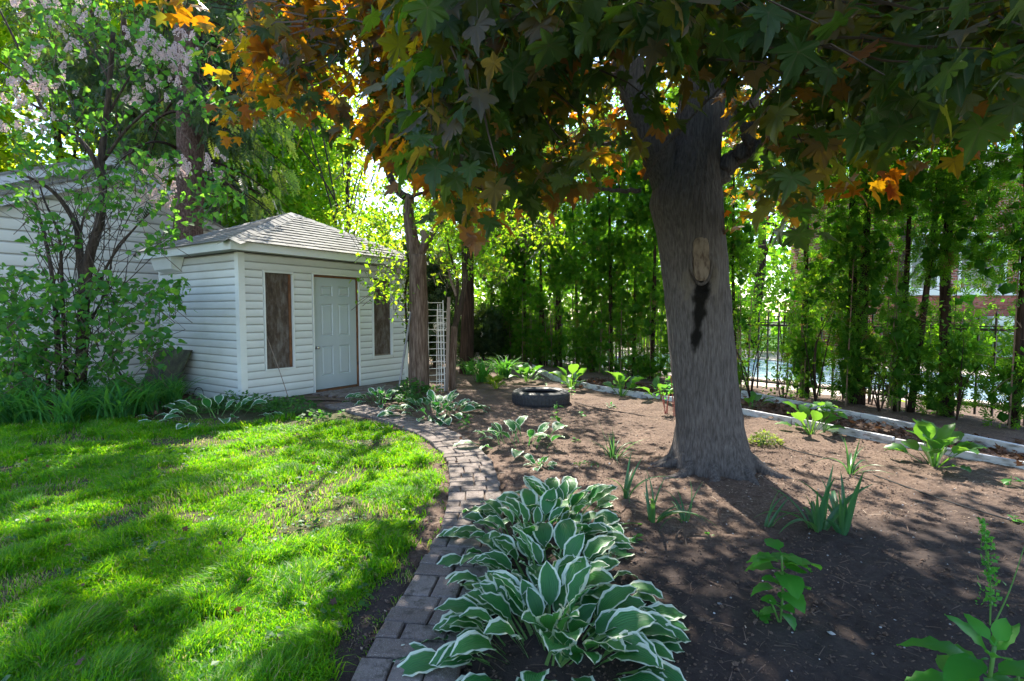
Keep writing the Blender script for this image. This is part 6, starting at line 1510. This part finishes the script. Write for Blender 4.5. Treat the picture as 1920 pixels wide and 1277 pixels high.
tag(o, 'small wood chips and bits of mulch over the soil', 'mulch')
NT = 5200; x = r.uniform(-1.2, 5.2, NT); y = .95 + 6.8 * r.rand(NT) ** 1.4; k = on_soil(x, y) | (r.rand(NT) < .08) & (x > lawn_edge(y)); x, y = x[k], y[k]; n_ = len(x); a = r.rand(n_) * 6.28
TW = (np.array([(-.02, 0, 0), (.02, 0, 0), (.03, .5, .04), (-.01, .5, .04), (.0, 1, 0), (.05, .52, .0)]), np.array([(0, 1, 2), (0, 2, 3), (3, 2, 4)]))
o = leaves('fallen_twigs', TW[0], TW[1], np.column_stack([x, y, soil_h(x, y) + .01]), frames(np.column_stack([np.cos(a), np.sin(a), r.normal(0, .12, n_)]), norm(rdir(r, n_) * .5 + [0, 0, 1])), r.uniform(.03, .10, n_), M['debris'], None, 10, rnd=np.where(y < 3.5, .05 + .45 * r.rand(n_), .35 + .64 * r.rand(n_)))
tag(o, 'fine dry twigs and straw scattered on the soil', 'twigs')
# clods and pebbles
ic = np.array([(0, 0, 1), (.9, 0, .3), (.28, .85, .35), (-.72, .53, .3), (-.72, -.53, .35), (.28, -.85, .3), (0, 0, -.4)]); icf = np.array([(0, 1, 2), (0, 2, 3), (0, 3, 4), (0, 4, 5), (0, 5, 1), (6, 2, 1), (6, 3, 2), (6, 4, 3), (6, 5, 4), (6, 1, 5)])
NT = 11000; x = r.uniform(-1.0, 4.0, NT); y = .95 + 4.8 * r.rand(NT) ** 1.2; k = on_soil(x, y) & (fbm(x * 1.5, y * 1.5, 2) > .40); x, y = x[k], y[k]; n_ = len(x)
o = leaves('soil_clods', ic, icf, np.column_stack([x, y, soil_h(x, y)]), frames(rdir(r, n_) * [1, 1, .3], np.tile([0, 0, 1.], (n_, 1))), r.uniform(.003, .010, n_) * np.where(r.rand(n_) < .05, 1.8, 1), M['soil'], None, 11, smooth=False); tag(o, 'crumbly dark clods of garden soil', 'soil')
NT = 260; x = r.uniform(.4, 3.6, NT); y = 1.2 + 4.0 * r.rand(NT); k = on_soil(x, y); x, y = x[k], y[k]; n_ = len(x)
o = leaves('pebbles', ic, icf, np.column_stack([x, y, soil_h(x, y)]), frames(rdir(r, n_) * [1, 1, .2], np.tile([0, 0, 1.], (n_, 1))), r.uniform(.003, .009, n_), M['pebble'], None, 12, smooth=True); tag(o, 'small pale pebbles in the dark soil', 'gravel')
sm = new_mesh('stone', ic * [1, .8, .6], [icf], attr={'rnd': np.zeros(len(ic))}, smooth=True); sm.materials.append(M['pebble'])
for k, (u, v, s_, lb) in enumerate([(1349, 1138, .016, 'larger whitish stone left of the round leaved shoot'), (1360, 1090, .013, 'pale flat stone left of the shoot above another'), (1558, 1195, .024, 'grey blue flat stone right of the shoot'), (1660, 963, .014, 'round pale stone below the strap leaves'), (1860, 889, .014, 'small white chip near the right end of the edging'), (1678, 1170, .012, 'small white stone toward the bottom right plant'), (1228, 761, .016, 'white chip left of the red stemmed plant')]):
    p = G(u, v); o = bpy.data.objects.new('stone', sm); C.objects.link(o); o.location = (p[0], p[1], .015); o.rotation_euler = (.2, .1, k); o.scale = (s_, s_ * .9, s_ * .9); tag(o, lb, 'stone')
# curled bare root
q = smooth_path([G(1285, 1035), G(1268, 1018) + [0, 0, .03], G(1280, 1008) + [0, 0, .05], G(1290, 1040) + [0, 0, .01], G(1302, 1060)], 5); tag(MB().tube(q, .006, 6).obj('bare_root', M['dark_twig']), 'curled bare root poking out of the soil near the maple', 'root')
q = smooth_path([G(1344, 960) + [0, 0, .03], G(1347, 975) + [0, 0, .04], G(1350, 990)], 4); tag(MB().tube(q, .005, 6).obj('bare_root', M['dark_twig']), 'short upright root stub below the maple trunk', 'root')
# black drip hose lying across the bed
hp = [G(1440, 818), G(1475, 845), G(1560, 868), G(1660, 905), G(1770, 945), G(1900, 985), G(1990, 1010)]
tag(MB().tube(smooth_path([p + [0, 0, .03] for p in hp], 7), .006, 6).obj('drip_hose', M['cable']), 'thin dark hose lying across the sunlit strip of soil', 'hose')
hp = [G(1078, 757), G(1120, 768), G(1180, 778), G(1262, 792)]; tag(MB().tube(smooth_path([p + [0, 0, .02] for p in hp], 7), .009, 6).obj('bare_root', M['dark_twig']), 'long surface root running from the tyre to the maple', 'root')
# litter on the path joints, maple flower bits
r = rs(811); NT = 8000; s_ = r.rand(NT) * PS[-1]; off = r.uniform(-.24, .24, NT) ; pp = np.array([path_at(q)[0] + np.array([path_at(q)[1][1], -path_at(q)[1][0]]) * o_ for q, o_ in zip(s_, off)])
kk = fbm(pp[:, 0] * 6, pp[:, 1] * 6, 2) > .48; pp = pp[kk]; n_ = len(pp); a = r.rand(n_) * 6.28
o = leaves('path_litter', TW[0], TW[1], np.column_stack([pp, np.full(n_, .030)]), frames(np.column_stack([np.cos(a), np.sin(a), r.normal(0, .1, n_)]), norm(rdir(r, n_) * .4 + [0, 0, 1])), r.uniform(.008, .035, n_), M['debris'], None, 13, rnd=r.rand(n_) * .5); tag(o, 'dry bits and flower litter lying on the brick path', 'litter')
# leaf litter between the two edgings
NT = 3800; pts2 = smooth_path(e_lo, 8); i = r.randint(10, len(pts2), NT); base = pts2[i] + FN * r.uniform(.05, 1.15, (NT, 1)) + r.normal(0, .08, (NT, 2))
o = leaves('leaf_litter', STAR[0], STAR[1], np.column_stack([base, r.uniform(0, .07, NT)]), frames(rdir(r, NT) * [1, 1, .4], norm(rdir(r, NT) * .7 + [0, 0, 1])), r.uniform(.04, .09, NT), M['dead_leaf'], None, 14); tag(o, 'brown dead leaves lying between the two edgings', 'leaves')
# litter under the lilac
NT = 1500; base = np.column_stack([r.uniform(-8.5, -4.6, NT), r.uniform(6.9, 9.4, NT)]); o = leaves('bed_litter', STAR[0], STAR[1], np.column_stack([base, r.uniform(0, .05, NT)]), frames(rdir(r, NT) * [1, 1, .4], norm(rdir(r, NT) * .7 + [0, 0, 1])), r.uniform(.03, .06, NT), M['dead_leaf'], None, 15); tag(o, 'brown dead leaves under the lilac', 'leaves')

# ================================================================== GRASS
r = rs(901); NT = 570000
y = 1.15 * (7.4 / 1.15) ** (r.rand(NT) ** .80); x = r.uniform(-1, 1, NT) * 0
x = -r.rand(NT) * (y * 1.02 + .5) + .3
dist = lawn_edge(y) - x
far = 7.15 - .10 * np.clip(x + 3.0, 0, 3) ** 2 + .3 * (fbm(x * 2, x * 0 + 3, 2) - .5)
bare = fbm(x * 1.9 + 20, y * 1.9 + 5, 3); bare2 = fbm(x * 7 + 2, y * 7 + 5, 2)
dens = np.clip((bare * .7 + bare2 * .3 - .36) / .16, .10, 1) * sstep(-.03, .16, dist + .12 * (bare2 - .5)) * sstep(.0, .25, far - y)
k = (r.rand(NT) < dens); x, y, bare, dist = x[k], y[k], bare[k], dist[k]
# loose tufts straying on the strip beside the path
N2 = 9000; y2 = 1.3 + 5.2 * r.rand(N2); x2 = path_x(y2) - .22 - .34 * r.rand(N2); kk = fbm(x2 * 9, y2 * 9, 2) > .56; x = np.concatenate([x, x2[kk]]); y = np.concatenate([y, y2[kk]]); bare = np.concatenate([bare, np.full(kk.sum(), .3)])
n_ = len(x); print('grass blades', n_)
wd = (.0012 + .00062 * y) * r.uniform(.7, 1.3, n_)
tuft = fbm(x * 4.5 + 60, y * 4.5, 2)
hgt = (.024 + .055 * sstep(.4, .75, tuft) + .02 * r.rand(n_)) * r.uniform(.55, 1.2, n_) * (.75 + .5 * sstep(.35, .55, bare))
az = r.rand(n_) * 6.28 ; d = np.column_stack([np.cos(az), np.sin(az)]); bend = r.uniform(.15, .95, n_)
wind = np.column_stack([fbm(x * 3, y * 3 + 9, 2) - .5, fbm(x * 3 + 30, y * 3, 2) - .5]) * 1.2
a2 = r.rand(n_) * PI; side = np.column_stack([np.cos(a2), np.sin(a2), np.zeros(n_)])
b0 = np.column_stack([x, y, np.full(n_, -.012)]); tipxy = d * (bend * hgt)[:, None] + wind * hgt[:, None]
mid = b0 + np.column_stack([tipxy * .32, hgt * .62]); tp = b0 + np.column_stack([tipxy, hgt * (1.05 - .35 * bend)])
s_ = side * wd[:, None]
V = np.stack([b0 - s_, b0 + s_, mid + s_ * .8, mid - s_ * .8, tp], 1).reshape(-1, 3).astype(np.float32)
i = np.arange(n_)[:, None] * 5
rn = np.clip(r.rand(n_) * .86, 0, .87); dry = r.rand(n_) < .05 + .30 * sstep(.46, .30, bare); rn = np.where(dry, .93 + .06 * r.rand(n_), rn)
NW = 900; wx = -r.rand(NW) * 5.5 - .5; wy = 1.4 + 5.2 * r.rand(NW); kk = (wx < lawn_edge(wy)) & (fbm(wx * 1.2 + 8, wy * 1.2, 2) > .5); wx, wy = wx[kk], wy[kk]; wi = np.repeat(np.arange(len(wx)), 6); wa = r.rand(len(wi)) * 6.28
ow = leaves('clover', DIA2[0] * [1.5, 1, 1], DIA2[1], np.column_stack([wx[wi] + np.cos(wa) * .012, wy[wi] + np.sin(wa) * .012, r.uniform(.015, .05, len(wi))]), frames(np.column_stack([np.cos(wa), np.sin(wa), r.normal(0, .2, len(wi))]), norm(rdir(r, len(wi)) * .5 + [0, 0, 1])), r.uniform(.018, .04, len(wi)), M['fern'], None, 21); tag(ow, 'small broad leaved weeds scattered in the lawn', 'weeds')
NW = 160; wx = -r.rand(NW) * 5 - .5; wy = 1.4 + 5.2 * r.rand(NW); ow = leaves('lawn_litter', STAR[0], STAR[1], np.column_stack([wx, wy, r.uniform(.03, .06, NW)]), frames(rdir(r, NW), norm(rdir(r, NW) + [0, 0, 1])), r.uniform(.02, .045, NW), M['dead_leaf'], None, 22); tag(ow, 'few dry brown leaves lying in the lawn', 'leaves')
o = mk('grass', V, [i + np.array([0, 1, 2, 3]), i + np.array([3, 2, 4])], M['grass'], None, attr={'rnd': np.repeat(rn, 5)}); tag(o, 'short bright green lawn grass with thin straw patches', 'grass', kind='stuff')
0 and print('TRIS', sum(sum(p.loop_total - 2 for p in m.polygons) if len(m.polygons) < 3000 else int(len(m.loops) - 2 * len(m.polygons)) for m in bpy.data.meshes), {o.name: len(o.data.polygons) for o in bpy.data.objects if o.type == 'MESH' and len(o.data.polygons) > 60000})
